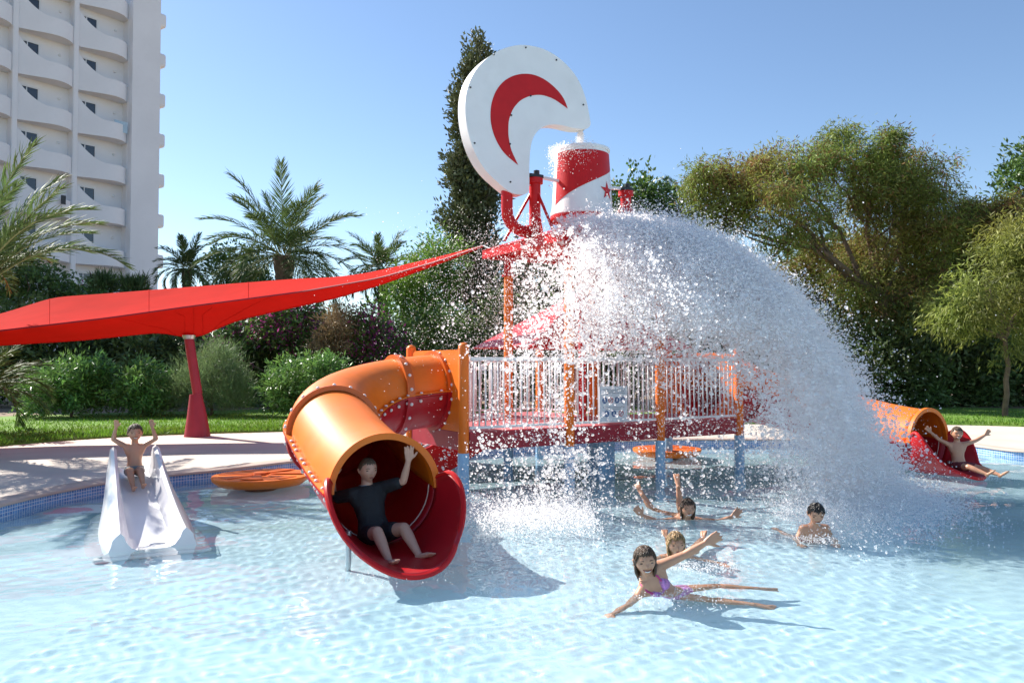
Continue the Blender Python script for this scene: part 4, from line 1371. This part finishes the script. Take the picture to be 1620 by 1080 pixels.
def head_dir(x, y, z, hh, infl=1.0):
    hx, hy, hz = 0.37 * hh * infl, 0.45 * hh * infl, 0.5 * hh * infl
    px, py, pz = x * hx, y * hy, z * hz
    t = max(0.0, (-z - 0.05) / 0.95) ** 1.25
    px *= 1 - 0.42 * t
    py *= (1 - 0.1 * t) if y > 0 else (1 - 0.6 * t)
    if infl == 1.0 and y > 0:
        for sx in (-1, 1):
            g = math.exp(-(((px - sx * 0.165 * hh) / (0.085 * hh)) ** 2 + ((pz - 0.03 * hh) / (0.06 * hh)) ** 2)); py -= 0.035 * hh * g
            g = math.exp(-(((px - sx * 0.18 * hh) / (0.1 * hh)) ** 2 + ((pz + 0.14 * hh) / (0.09 * hh)) ** 2)); py += 0.02 * hh * g
        g = math.exp(-((px / (0.13 * hh)) ** 2 + ((pz + 0.26 * hh) / (0.06 * hh)) ** 2)); py += 0.025 * hh * g
        g = math.exp(-((px / (0.1 * hh)) ** 2 + ((pz + 0.42 * hh) / (0.07 * hh)) ** 2)); py += 0.03 * hh * g
        g = math.exp(-(((pz - 0.13 * hh) / (0.05 * hh)) ** 2)); py += 0.01 * hh * g
    return px, py, pz


def sphere_dirs(nu=44, nv=30):
    out = []
    for i in range(nv + 1):
        th = PI * min(max(i / nv, 0.003), 0.997)
        out.append([(math.sin(th) * math.cos(2 * PI * j / nu), math.sin(th) * math.sin(2 * PI * j / nu), math.cos(th)) for j in range(nu)])
    return out


def person(label, S, pel, up, fwd, look, arms, legs, skin, hair, group='children in the pool', head_up=None, hair_kind='short', smile=True, clothes=(), voxel=0.0072, hs=1.0, headfwd=0.0, spread=0.5):
    pel = Vector(pel); U = Vector(up).normalized()
    Fw = Vector(fwd); Fw = (Fw - U * Fw.dot(U)).normalized()
    Lf = U.cross(Fw).normalized()
    root = empty('person', (pel.x, pel.y, FLOORZ), label, 'person', group)
    mb = MB()
    torso(mb, pel, U, Lf, Fw, S)
    nb = pel + U * (0.30 * S)
    hh = (0.135 + 0.06 * S) * hs * 0.98
    hu = Vector(head_up).normalized() if head_up else (U * 0.6 + ZZ * 0.6).normalized()
    hf = Vector(look); hf = (hf - hu * hf.dot(hu)).normalized()
    hl = hu.cross(hf)
    hc = nb + hu * (0.035 * S + 0.47 * hh) + hf * (0.02 * S + headfwd)
    capsule(mb, nb - U * 0.03 * S, 0.04 * S, hc - hu * 0.22 * hh - hf * 0.08 * hh, 0.034 * S)

    def HL(x, y, z):
        return hc + hl * x + hf * y + hu * z
    # head
    dirs = sphere_dirs()
    rows = [[HL(*head_dir(*d, hh)) for d in r] for r in dirs]
    V = [p for r in rows for p in r]; nu = len(rows[0]); F = []
    for i in range(len(rows) - 1):
        for j in range(nu):
            F.append((i * nu + j, i * nu + (j + 1) % nu, (i + 1) * nu + (j + 1) % nu, (i + 1) * nu + j))
    F.append(tuple(range(nu))); F.append(tuple(reversed([(len(rows) - 1) * nu + j for j in range(nu)])))
    mb.add(V, F)
    capsule(mb, HL(0, 0.42 * hh, 0.03 * hh), 0.03 * hh, HL(0, 0.495 * hh, -0.1 * hh), 0.048 * hh)
    for s in (-1, 1):
        capsule(mb, HL(s * 0.04 * hh, 0.44 * hh, -0.115 * hh), 0.028 * hh, HL(s * 0.042 * hh, 0.43 * hh, -0.11 * hh), 0.028 * hh)
        capsule(mb, HL(s * 0.375 * hh, -0.02 * hh, -0.1 * hh), 0.035 * hh, HL(s * 0.40 * hh, -0.06 * hh, 0.05 * hh), 0.05 * hh)
    # arms
    J = {}
    for key, s in (('L', 1), ('R', -1)):
        if key not in arms: continue
        ua, fa, hd, pn = [Vector(v).normalized() for v in arms[key][:4]]
        sh = nb - U * 0.035 * S + Lf * (s * 0.095 * S) + ZZ * max(0, ua.z) * 0.02 * S
        el = sh + ua * 0.165 * S; wr_ = el + fa * 0.145 * S
        capsule(mb, nb - U * 0.03 * S + Lf * (s * 0.04 * S), 0.036 * S, sh, 0.037 * S)
        capsule(mb, pel + U * 0.2 * S + Lf * (s * 0.06 * S), 0.04 * S, sh, 0.036 * S)
        capsule(mb, sh, 0.034 * S, el, 0.024 * S)
        capsule(mb, el, 0.0245 * S, el + fa * 0.05 * S, 0.025 * S); capsule(mb, el + fa * 0.05 * S, 0.025 * S, wr_, 0.0165 * S)
        # hand
        pn = (pn - hd * pn.dot(hd)).normalized(); sd_ = hd.cross(pn).normalized()
        th = arms[key][4] if len(arms[key]) > 4 else s
        curl = arms[key][5] if len(arms[key]) > 5 else 0.25
        offs = (-0.021, -0.007, 0.007, 0.02); lens = (0.034, 0.041, 0.038, 0.03)
        if th < 0: lens = lens[::-1]
        for q, (of, ln) in enumerate(zip(offs, lens)):
            k0 = wr_ + sd_ * (of * 0.5 * S) + hd * 0.004 * S; k1 = wr_ + sd_ * (of * S) + hd * 0.052 * S
            capsule(mb, k0, 0.0125 * S, k1, 0.0105 * S, 8)
            fd_ = (hd + sd_ * (of * 22 * spread) + pn * curl * 0.5).normalized()
            k2 = k1 + fd_ * ln * 0.55 * S
            fd2 = (fd_ + pn * curl).normalized()
            capsule(mb, k1, 0.0076 * S, k2, 0.007 * S, 8); capsule(mb, k2, 0.007 * S, k2 + fd2 * ln * 0.5 * S, 0.0058 * S, 8)
        t0_ = wr_ + sd_ * (-0.012 * S * th) + hd * 0.012 * S
        t1_ = t0_ + (hd * 0.55 - sd_ * th * 0.85).normalized() * 0.03 * S; t2_ = t1_ + (hd * 0.85 - sd_ * th * 0.5).normalized() * 0.026 * S
        capsule(mb, t0_, 0.0125 * S, t1_, 0.0088 * S, 8); capsule(mb, t1_, 0.0085 * S, t2_, 0.0068 * S, 8)
        J[key + 'arm'] = (sh, el, wr_)
    for key, s in (('L', 1), ('R', -1)):
        if key not in legs: continue
        td, sd2, fd3 = [Vector(v).normalized() for v in legs[key][:3]]
        hp = pel + Lf * (s * 0.05 * S) - U * 0.01 * S
        kn = hp + td * 0.235 * S; an = kn + sd2 * 0.22 * S
        capsule(mb, hp, 0.058 * S, kn, 0.037 * S, 14)
        capsule(mb, kn, 0.0365 * S, kn + sd2 * 0.07 * S, 0.036 * S); capsule(mb, kn + sd2 * 0.07 * S, 0.036 * S, an, 0.021 * S)
        fs = fd3.cross(sd2); fs = fs.normalized() if fs.length > 0.1 else fd3.orthogonal().normalized()
        heel = an + sd2 * 0.018 * S - fd3 * 0.015 * S
        capsule(mb, an, 0.022 * S, heel, 0.022 * S)
        for q in (-0.014, 0.014):
            capsule(mb, heel, 0.019 * S, an + sd2 * 0.02 * S + fd3 * 0.085 * S + fs * (q * S), 0.0145 * S)
        for q in range(5):
            o_ = (q - 2) * 0.0115
            b0 = an + sd2 * 0.022 * S + fd3 * 0.088 * S + fs * (o_ * S)
            capsule(mb, b0, 0.0085 * S, b0 + fd3 * (0.024 if q else 0.028) * S - sd2 * 0.004 * S, 0.007 * S, 8)
        J[key + 'leg'] = (hp, kn, an)
    me = skin_mesh(mb, 'body', voxel)
    put('body', me, M[skin], root, receiver=True)
    # face
    for s in (-1, 1):
        ex = s * 0.165 * hh
        rows = MB(); capsule(rows, HL(ex - 0.05 * hh, 0.372 * hh, 0.025 * hh), 0.017 * hh, HL(ex + 0.05 * hh, 0.374 * hh, 0.025 * hh), 0.017 * hh, 8)
        rows.build('eye', M['eye'], root, smooth='all')
        rows = MB(); rows.tube([HL(ex - s * 0.09 * hh, 0.415 * hh, 0.105 * hh), HL(ex, 0.405 * hh, 0.125 * hh), HL(ex + s * 0.09 * hh, 0.36 * hh, 0.1 * hh)], [0.012 * hh, 0.014 * hh, 0.007 * hh], 6)
        rows.build('eyebrow', M[hair], root, smooth='all')
    mw = 0.165 if smile else 0.085
    cur = 0.075 if smile else 0.0
    arc = [HL(mw * hh * q, (0.437 - 0.075 * q * q) * hh, (-0.262 + cur * q * q) * hh) for q in (-1, -.6, -.2, .2, .6, 1)]
    MB().tube(arc, [0.006 * hh, 0.024 * hh, 0.034 * hh, 0.034 * hh, 0.024 * hh, 0.006 * hh], 8).build('lips', M['lip'], root, smooth='all')
    if smile:
        MB().tube([p + hf * 0.011 * hh for p in arc[1:-1]], [0.014 * hh, 0.027 * hh, 0.027 * hh, 0.014 * hh], 8).build('teeth', M['teeth'], root, smooth='all')
    # hair
    hr = np.random.default_rng(int(abs(pel.x * 1000)) + 3)
    rows = []
    thick = 1.10 if hair_kind != 'crop' else 1.05
    ph = hr.uniform(0, 6.28, 4)
    for r in sphere_dirs(72, 44):
        row = []
        for (x, y, z) in r:
            az = math.atan2(x, y)          # 0 = front
            line = 0.52 if abs(az) < 0.95 else (0.52 - (abs(az) - 0.95) * 1.15 if abs(az) < 1.75 else -0.42 - 0.2 * (abs(az) - 1.75))
            line += 0.05 * math.sin(az * 17 + ph[0]) + 0.03 * math.sin(az * 31 + ph[1])
            if hair_kind == 'long': line -= 0.3 if abs(az) > 0.8 else 0.0
            g = 1 / (1 + math.exp(-(z - line) / 0.035))
            k = 0.86 + (thick - 0.86 + 0.022 * math.sin(az * 26 + z * 9 + ph[2]) + 0.018 * math.sin(az * 47 - z * 6 + ph[3]) + 0.012 * hr.normal()) * g
            row.append(HL(*head_dir(x, y, z, hh, k)))
        rows.append(row)
    ho = MB().grid(rows, closed=True).build('hair', M[hair], root, smooth='all')
    lm = MB()
    nlk = 70 if hair_kind != 'crop' else 0
    for q in range(nlk):
        az = hr.uniform(-PI, PI); z0_ = hr.uniform(0.62, 0.97)
        pth = []
        ln = hr.uniform(0.35, 0.7)
        sw = hr.normal() * 0.35
        for k in range(5):
            zz_ = z0_ - ln * (k / 4) * (1.0 if abs(az) > 0.9 else 0.45)
            aa = az + sw * k / 4
            cz = math.sqrt(max(0.0, 1 - zz_ * zz_))
            pth.append(HL(*head_dir(cz * math.sin(aa), cz * math.cos(aa), zz_, hh, thick + 0.012 + 0.01 * math.sin(k * 1.3 + q))))
        lm.tube(pth, [0.012 * hh, 0.022 * hh, 0.022 * hh, 0.016 * hh, 0.004 * hh], 5)
    if nlk:
        lm.build('hair_locks', M[hair], ho, smooth='all')
    if hair_kind == 'long':
        hm = MB()
        for q in range(16):
            a = -2.6 + 5.2 * q / 15
            a = PI + a * 0.62
            b0 = HL(0.36 * hh * math.sin(a), 0.40 * hh * math.cos(a), -0.05 * hh)
            b1 = HL(0.34 * hh * math.sin(a), 0.34 * hh * math.cos(a), -0.42 * hh)
            b2 = HL(0.26 * hh * math.sin(a), (0.25 * math.cos(a) - 0.08) * hh, (-0.62 - 0.12 * hr.uniform()) * hh)
            hm.tube([b0, b1, b2], [0.06 * hh, 0.05 * hh, 0.015 * hh], 7)
        hm.build('wet_locks', M[hair], ho, smooth='all')
    # clothing
    for c in clothes:
        cm = MB()
        if c[0] == 'shirt':
            torso(cm, pel, U, Lf, Fw, S, -0.02, 1.0, 1.1, 0.006)
            for kx in ('L', 'R'):
                if kx + 'arm' in J:
                    sh, el, _ = J[kx + 'arm']
                    capsule(cm, nb - U * 0.035 * S, 0.05 * S, sh, 0.046 * S); capsule(cm, sh, 0.046 * S, sh + (el - sh) * 0.72, 0.041 * S)
                    capsule(cm, pel + U * 0.2 * S + (sh - nb) * 0.5, 0.05 * S, sh, 0.045 * S)
            put('shirt', skin_mesh(cm, 'shirt', 0.008, 3), M[c[1]], root)
            MB().tube([nb + U * 0.012 * S + Lf * (0.042 * S * math.cos(a)) + Fw * (0.045 * S * math.sin(a)) - U * (0.012 * S * math.sin(a)) for a in np.linspace(0, 2 * PI, 21)], 0.005, 6).build('collar', M['ink_grey'], root, smooth='all')
        elif c[0] == 'shorts':
            torso(cm, pel, U, Lf, Fw, S, -0.17, 0.16, 1.1, 0.005)
            for kx in ('L', 'R'):
                hp, kn, _ = J[kx + 'leg']
                capsule(cm, hp, 0.066 * S, hp + (kn - hp) * c[2], 0.056 * S, 14)
            put('swim_shorts', skin_mesh(cm, 'swim_shorts', 0.008, 3), M[c[1]], root, receiver=True)
        elif c[0] == 'bikini':
            for s in (-1, 1):
                cm = MB()
                cen = pel + U * 0.215 * S + Lf * (s * 0.042 * S) + Fw * 0.043 * S
                capsule(cm, cen - U * 0.012 * S, 0.034 * S, cen + U * 0.02 * S, 0.02 * S)
                cm.build('bikini_cup', M['bikini'], root, smooth='all')
                MB().tube([cen + U * 0.03 * S + Fw * 0.012 * S, pel + U * 0.275 * S + Lf * (s * 0.052 * S) + Fw * 0.042 * S, nb + U * 0.01 * S + Lf * (s * 0.04 * S) - Fw * 0.005 * S], 0.008, 6).build('halter_strap', M['strap'], root, smooth='all')
            cm = MB(); torso(cm, pel, U, Lf, Fw, S, 0.60, 0.655, 1.0, 0.004)
            cm.build('bikini_band', M['bikini'], root, smooth='all')
            cm = MB(); torso(cm, pel, U, Lf, Fw, S, -0.17, 0.1, 1.06, 0.004)
            for kx in ('L', 'R'):
                hp, kn, _ = J[kx + 'leg']
                capsule(cm, hp, 0.062 * S, hp + (kn - hp) * 0.14, 0.059 * S, 14)
            put('bikini_bottom', skin_mesh(cm, 'bikini_bottom', 0.008, 2), M['bikini'], root, receiver=True)
    return J, HL


CAMD = Vector((0, -1, 0))
# girl in the pink bikini, propped on one arm
gp = at(1068, 922, 6.12); gp.z = -0.13
person('girl in a pink violet bikini lying in the shallow water with one arm stretched out', 1.3, gp, (-0.60, -0.42, 0.56), (0.25, -0.9, 0.05), (0.03, -1, -0.12),
       {'L': ((0.78, -0.05, 0.36), (0.80, -0.12, 0.50), (0.78, -0.1, 0.45), (-0.1, -1, 0.1), -1, 0.15), 'R': ((-0.42, -0.25, -0.82), (-0.62, -0.45, -0.55), (-0.7, -0.5, -0.3), (0, 0, -1), -1, 0.2)},
       {'L': ((0.97, 0.16, 0.14), (0.97, -0.1, -0.14), (0.95, -0.05, -0.22)), 'R': ((0.93, -0.30, -0.16), (0.95, -0.24, -0.1), (0.9, -0.15, -0.3))}, 'skin_tan', 'hair_brown', head_up=(-0.08, -0.05, 1), hair_kind='long', clothes=(('bikini',),))
# blond child behind her
bp_ = Vector((1.60, 7.4, -0.13))
person('blond child lying behind the girl in the bikini, chin just above water', 1.2, bp_, (-0.42, -0.8, 0.30), (0.1, -0.3, -0.95), (0.05, -1, -0.08),
       {'L': ((0.6, 0.1, -0.6), (0.7, -0.4, -0.2), (0.2, -0.9, -0.1), (0, 0, -1), 1), 'R': ((-0.4, 0.1, -0.7), (-0.6, -0.5, -0.2), (-0.2, -0.9, -0.1), (0, 0, -1), 1)},
       {'L': ((0.35, 0.85, -0.1), (0.35, 0.75, 0.28), (0.2, 0.6, 0.6)), 'R': ((-0.05, 0.95, -0.1), (0.0, 0.8, 0.32), (0, 0.6, 0.6))}, 'skin_tan', 'hair_blond', head_up=(-0.03, -0.05, 1), hair_kind='long', smile=False, headfwd=0.02)
# child with both arms spread and feet up
cp_ = Vector((1.93, 9.2, -0.11))
person('child lying with both arms spread wide and both feet kicked up out of the water', 1.3, cp_, (-0.02, -0.93, 0.2), (0, -0.2, -1), (0.0, -1, -0.1),
       {'L': ((0.97, -0.2, -0.08), (0.9, -0.1, 0.42), (0.72, 0, 0.68), (0, -1, 0.1), -1, 0.15), 'R': ((-0.95, -0.25, 0.0), (-0.85, -0.15, 0.38), (-0.6, 0, 0.75), (0, -1, 0.1), -1, 0.15)},
       {'L': ((0.02, 0.93, 0.2), (-0.1, -0.1, 0.98), (-0.05, 0.55, 0.8)), 'R': ((-0.5, 0.8, 0.02), (-0.45, 0.3, 0.75), (-0.3, 0.6, 0.7))}, 'skin_tan', 'hair_brown', head_up=(0.02, -0.02, 1), hair_kind='long', headfwd=0.02)
# dark-haired boy sitting in the water, looking down
person('dark-haired boy sitting in the water beneath the falling spray, looking down', 1.18, Vector((2.99, 7.95, -0.235)), (-0.02, -0.14, 1), CAMD, (-0.12, -1, -0.42),
       {'L': ((0.42, -0.1, -0.9), (-0.1, -0.35, -0.9), (-0.2, -0.8, -0.3), (0, 0, -1), 1), 'R': ((-0.45, -0.1, -0.85), (0.1, -0.35, -0.9), (0.2, -0.8, -0.3), (0, 0, -1), 1)},
       {'L': ((0.3, 0.9, -0.03), (0.1, 0.95, -0.05), (0.1, 0.95, -0.1)), 'R': ((-0.3, 0.9, -0.03), (-0.1, 0.95, -0.05), (-0.1, 0.95, -0.1))}, 'skin_tan', 'hair_dark', head_up=(-0.05, -0.34, 0.94), clothes=(('shorts', 'trunks_red', 0.5),))
# toddler at the top of the white slide
tp_ = wpos(0.10, 0.0, bedz(0.10) + 0.085)
person('toddler in grey trunks on the white slide with both arms raised', 0.98, tp_, (-0.05, 0.10, 1), wd + Vector((0, 0, 0.0)), wd + Vector((0.1, -0.2, 0.0)),
       {'L': ((0.82, 0.05, 0.5), (-0.33, 0, 0.95), (-0.1, -0.1, 1), (0, -1, 0), -1, 0.3), 'R': ((-0.80, -0.1, 0.5), (0.22, 0.0, 0.97), (0.1, -0.1, 1), (0, -1, 0), -1, 0.5)},
       {'L': (wd * 0.95 + ws * 0.02 + Vector((0, 0, 0.12)), wd * 0.75 - ws * 0.05 + Vector((0, 0, -0.7)), wd * 0.8 + Vector((0, 0, 0.35))), 'R': (wd * 0.95 + ws * 0.06 + Vector((0, 0, 0.05)), wd * 0.7 - ws * 0.1 + Vector((0, 0, -0.72)), wd * 0.8 + Vector((0, 0, 0.3)))},
       'skin_tan', 'hair_sand', head_up=(0, 0, 1), hs=1.05, clothes=(('shorts', 'trunks_grey', 0.2),))
# boy in black in the tube mouth
P1, T1, N1, m1 = S1
mo = P1[m1]
bpel = mo + T1 * 0.02 - ZZ * (TR - 0.115) - Vector((0.09, 0, 0))
person('boy in black t-shirt and shorts sitting in the tube slide mouth, arms up', 1.42, bpel, -T1 * 0.30 + ZZ * 0.95 - Vector((0.12, 0, 0)), T1 * 0.95, Vector((0.55, -0.8, -0.08)),
       {'L': ((0.72, -0.25, 0.25), (0.25, -0.15, 0.95), (0.05, -0.1, 1), (0.1, -1, 0), -1, 0.2), 'R': ((-0.62, 0.32, -0.15), (-0.05, 0.25, 0.9), (0.2, 0.1, 0.9), (0.3, 0.9, 0), 1, 0.5)},
       {'L': (T1 * 0.80 + Vector((0.34, 0, 0.28)), T1 * 0.72 + Vector((0.18, 0, -0.56)), T1 * 0.75 + Vector((0.45, 0, 0.35))), 'R': (T1 * 0.86 + Vector((0.0, 0, 0.26)), T1 * 0.72 + Vector((0.12, 0, -0.6)), T1 * 0.85 + Vector((0.0, 0, 0.3)))},
       'skin_fair', 'hair_sand', group='children on the slides', head_up=(0.02, 0.0, 1), hair_kind='crop', smile=False, clothes=(('shirt', 'shirt'), ('shorts', 'shorts', 0.55)))
# bare-chested child on the other slide lip
P2, T2, N2, m2 = S2
mo2 = P2[m2]
p2 = mo2 + T2 * 0.48; p2.z = 0.19
person('bare-chested child at the end of the far slide with arms flung out', 1.12, p2, -T2 * 0.1 + ZZ, Vector((-0.1, -1, 0)), Vector((-0.25, -1, 0)),
       {'L': ((0.86, 0.0, 0.28), (0.82, 0, 0.48), (0.6, 0, 0.7), (0, -1, 0), -1, 0.15), 'R': ((-0.82, -0.05, 0.42), (-0.7, 0, 0.62), (-0.6, 0, 0.7), (0, -1, 0), -1, 0.15)},
       {'L': (T2 * 0.9 + Vector((0.2, 0, -0.05)), T2 * 0.9 + Vector((0, 0, -0.25)), T2 * 0.7 + Vector((0, 0, 0.5))), 'R': (T2 * 0.9 + Vector((-0.25, -0.2, 0.08)), T2 * 0.9 + Vector((0.1, 0, -0.3)), T2 * 0.7 + Vector((0, 0, 0.5)))},
       'skin_tan', 'hair_sand', group='children on the slides', head_up=(0.03, 0, 1), clothes=(('shorts', 'trunks_red', 0.5),))

# ------------------------------------------------------------------ falling water


def drops(name, P, rad, label):
    """water drops: one vertex each, drawn as little spheres of their own radius"""
    me = bpy.data.meshes.new(name)
    me.vertices.add(len(P)); me.vertices.foreach_set('co', np.asarray(P, np.float32).ravel())
    at_ = me.attributes.new('drop_radius', 'FLOAT', 'POINT'); at_.data.foreach_set('value', np.asarray(rad, np.float32))
    o = put(name, me, M['drop'])
    g = bpy.data.node_groups.new(name, 'GeometryNodeTree')
    g.interface.new_socket('Geometry', in_out='INPUT', socket_type='NodeSocketGeometry')
    g.interface.new_socket('Geometry', in_out='OUTPUT', socket_type='NodeSocketGeometry')
    gi = g.nodes.new('NodeGroupInput'); go = g.nodes.new('NodeGroupOutput')
    mp = g.nodes.new('GeometryNodeMeshToPoints')
    na = g.nodes.new('GeometryNodeInputNamedAttribute'); na.data_type = 'FLOAT'; na.inputs['Name'].default_value = 'drop_radius'
    sm = g.nodes.new('GeometryNodeSetMaterial'); sm.inputs['Material'].default_value = M['drop']
    g.links.new(gi.outputs[0], mp.inputs['Mesh']); g.links.new(na.outputs[0], mp.inputs['Radius'])
    g.links.new(mp.outputs[0], sm.inputs[0]); g.links.new(sm.outputs[0], go.inputs[0])
    md = o.modifiers.new('drops', 'NODES'); md.node_group = g
    return tag(o, label, 'water', kind='stuff')


dr = np.random.default_rng(99)
tc_ = np.array([rc.x, rc.y, 0])
u_ = np.array([UU.x, UU.y, 0]); v_ = np.array([VV.x, VV.y, 0])
GRAV = 9.81


def fan(nclump, per, th_mu, th_sd, sp_mu, sp_sd, z0=3.72, tmax=0.95, s0=0.03, s1=0.1, rstart=0.55, tpow=1.0, lift=0.0, stretch=2.2):
    th = dr.normal(th_mu, th_sd, nclump)
    sp = dr.normal(sp_mu, sp_sd, nclump).clip(0.6)
    t = dr.uniform(0, 1, nclump) ** tpow * tmax
    d = np.cos(th)[:, None] * (-v_) + np.sin(th)[:, None] * u_
    C = tc_ + d * (rstart + sp * 1.16 * (1 - np.exp(-0.55 * t)) / 0.55)[:, None]
    C[:, 2] = z0 + lift * t - 0.5 * GRAV * t * t + dr.normal(0, 0.03, nclump)
    vel = d * sp[:, None]; vel[:, 2] = lift - GRAV * t
    vh = vel / np.linalg.norm(vel, axis=1, keepdims=True)
    sig = ((s0 + s1 * (t / tmax)) * np.exp(dr.normal(0, 0.45, nclump)))[:, None, None]
    nn = dr.normal(size=(nclump, per, 3)) * sig
    along = (nn * vh[:, None]).sum(-1, keepdims=True)
    P = C[:, None] + nn + vh[:, None] * along * (stretch - 1)
    return P.reshape(-1, 3)


W_ = []
W_.append(fan(3300, 44, 0.16, 0.38, 3.9, 0.55, s0=0.02, s1=0.04, lift=0.35, tpow=0.8, tmax=0.60, stretch=3.5))      # front of the throw, still high
W_.append(fan(2400, 44, 0.46, 0.22, 4.2, 0.4, s0=0.02, s1=0.055, lift=0.4, tpow=0.8, tmax=0.92, stretch=3.5))       # outer lobe down to the pool
W_.append(fan(1300, 44, 0.62, 0.10, 4.4, 0.2, s0=0.02, s1=0.045, lift=0.45, tmax=0.90, stretch=3))      # dense outer rim
W_.append(fan(800, 36, 0.0, 0.4, 2.4, 0.9, tmax=0.64, s0=0.02, s1=0.04, tpow=0.7, rstart=0.7, z0=3.6, stretch=3))        # near veil
W_.append(fan(480, 26, 0.1, 0.5, 3.3, 0.7, tmax=0.92, s0=0.02, s1=0.07, tpow=0.6, rstart=0.7, z0=3.6, stretch=3))        # thin rain in front of the railing
W_.append(fan(520, 36, -0.66, 0.17, 3.0, 0.4, tmax=0.9, s0=0.02, s1=0.05, rstart=0.8, z0=3.55, tpow=0.42, stretch=3))       # column falling beside the railing
nbig = sum(len(w) for w in W_)
W_.append(fan(900, 70, 0.2, 0.42, 3.8, 0.7, s0=0.05, s1=0.13, lift=0.35, tpow=0.8, tmax=0.62, stretch=2))      # fine veil between the strands
W_.append(fan(900, 70, 0.5, 0.24, 4.2, 0.5, s0=0.05, s1=0.14, lift=0.4, tpow=0.7, tmax=0.92, stretch=2))
P = np.concatenate(W_)


def thin(P, sz=None):
    """the dump has not reached these spots yet: around the lying child, the far slide lip and the notice board"""
    x, y, z = P[:, 0], P[:, 1], P[:, 2]
    a = (x > 0.9) & (x < 2.9) & (y < 9.4) & (z < 1.3)
    b = (x > 5.3) & (z < 1.5)
    c = (x > 0.6) & (x < 1.5) & (y < 11.5) & (z > 0.7) & (z < 1.7)
    kill = ((a & (dr.uniform(size=len(P)) < 0.93)) | (b & (dr.uniform(size=len(P)) < 0.85)) | (c & (dr.uniform(size=len(P)) < 0.8)))
    return ~kill & (z > 0.0)


sz = np.exp(dr.normal(math.log(0.0066), 0.55, len(P))).clip(0.002, 0.024)
sz[nbig:] *= 0.55
k_ = thin(P); P = P[k_]; sz = sz[k_]
drops('falling_water', P, sz, 'thick curtain of white water thrown out from the tower roof')
# fine drizzle on the crescent side of the tower and mist around the curtain
n = 46000
th = np.concatenate([dr.uniform(-2.9, 0.2, n // 2), dr.normal(0.3, 0.6, n - n // 2)])
rad = np.concatenate([0.8 + np.abs(dr.normal(0, 1.0, n // 2)), 0.6 + 4.2 * dr.uniform(0, 1, n - n // 2)])
P = tc_ + (np.cos(th)[:, None] * (-v_) + np.sin(th)[:, None] * u_) * rad[:, None]
P[:, 2] = np.concatenate([3.6 * dr.uniform(0, 1, n // 2) ** 0.75 + 0.6 * np.exp(-rad[:n // 2]), np.zeros(n - n // 2)])
q = np.arange(n) >= n // 2
P[q, 2] = dr.uniform(0, 1, q.sum()) * (3.7 - 0.19 * rad[q] ** 2).clip(0.1)
P[:, 2] += dr.normal(0, 0.12, n)
P = P[thin(P)]
drops('fine_spray', P, np.exp(dr.normal(math.log(0.0034), 0.35, len(P))).clip(0.0015, 0.009), 'fine scattered droplets drifting around the tower')
# splash where the curtain lands
n = 60000
h_ = n * 2 // 3
th = np.concatenate([dr.normal(0.42, 0.32, h_), dr.normal(-0.78, 0.2, n - h_)])
rad = np.concatenate([dr.normal(4.25, 0.5, h_), dr.normal(3.5, 0.4, n - h_)])
P = tc_ + (np.cos(th)[:, None] * (-v_) + np.sin(th)[:, None] * u_) * rad[:, None]
P[:, 2] = dr.exponential(0.07, n) + 0.002
k_ = thin(P); P = P[k_]; n = len(P)
sz = np.exp(dr.normal(math.log(0.0045), 0.45, n)).clip(0.002, 0.014)
# small splashes round the children
for (cx, cy, q, s_) in ((2.99, 7.75, 900, 0.2), (1.55, 6.7, 800, 0.2), (1.2, 5.85, 500, 0.25), (6.9, 11.9, 700, 0.25), (-0.9, 6.4, 300, 0.2), (-0.62, 10.1, 500, 0.15)):
    a = dr.normal(size=(q, 3)) * np.array([s_, s_ * 0.6, 0.0]) + np.array([cx, cy, 0])
    a[:, 2] = dr.exponential(0.014, q) + 0.001
    P = np.concatenate([P, a]); sz = np.concatenate([sz, dr.uniform(0.0015, 0.005, q)])
drops('splash_water', P, sz, 'low white splash where the falling water hits the pool')
# stream from the crescent tip into the bucket and overflow on the bucket rim
noz = on_plane(918, 205, 0.0)
n = 2200
q = dr.uniform(0, 1, n)
P = np.stack([noz.x + dr.normal(0, 0.02, n) * (1 + q), noz.y + dr.normal(0, 0.02, n) * (1 + q), noz.z - q * (noz.z - 4.9)], -1)
n2 = 1800
a = dr.uniform(0, 2 * PI, n2) * 0.35 + PI * 0.9
P2_ = np.stack([bc.x + 0.44 * np.cos(a) + dr.normal(0, .05, n2), bc.y + 0.44 * np.sin(a) + dr.normal(0, .05, n2), bc.z + 1.06 + dr.normal(0, .025, n2) - dr.exponential(0.12, n2)], -1)
P = np.concatenate([P, P2_])
drops('pouring_stream', P, dr.uniform(0.002, 0.007, len(P)), 'thin stream pouring from the crescent tip into the bucket')
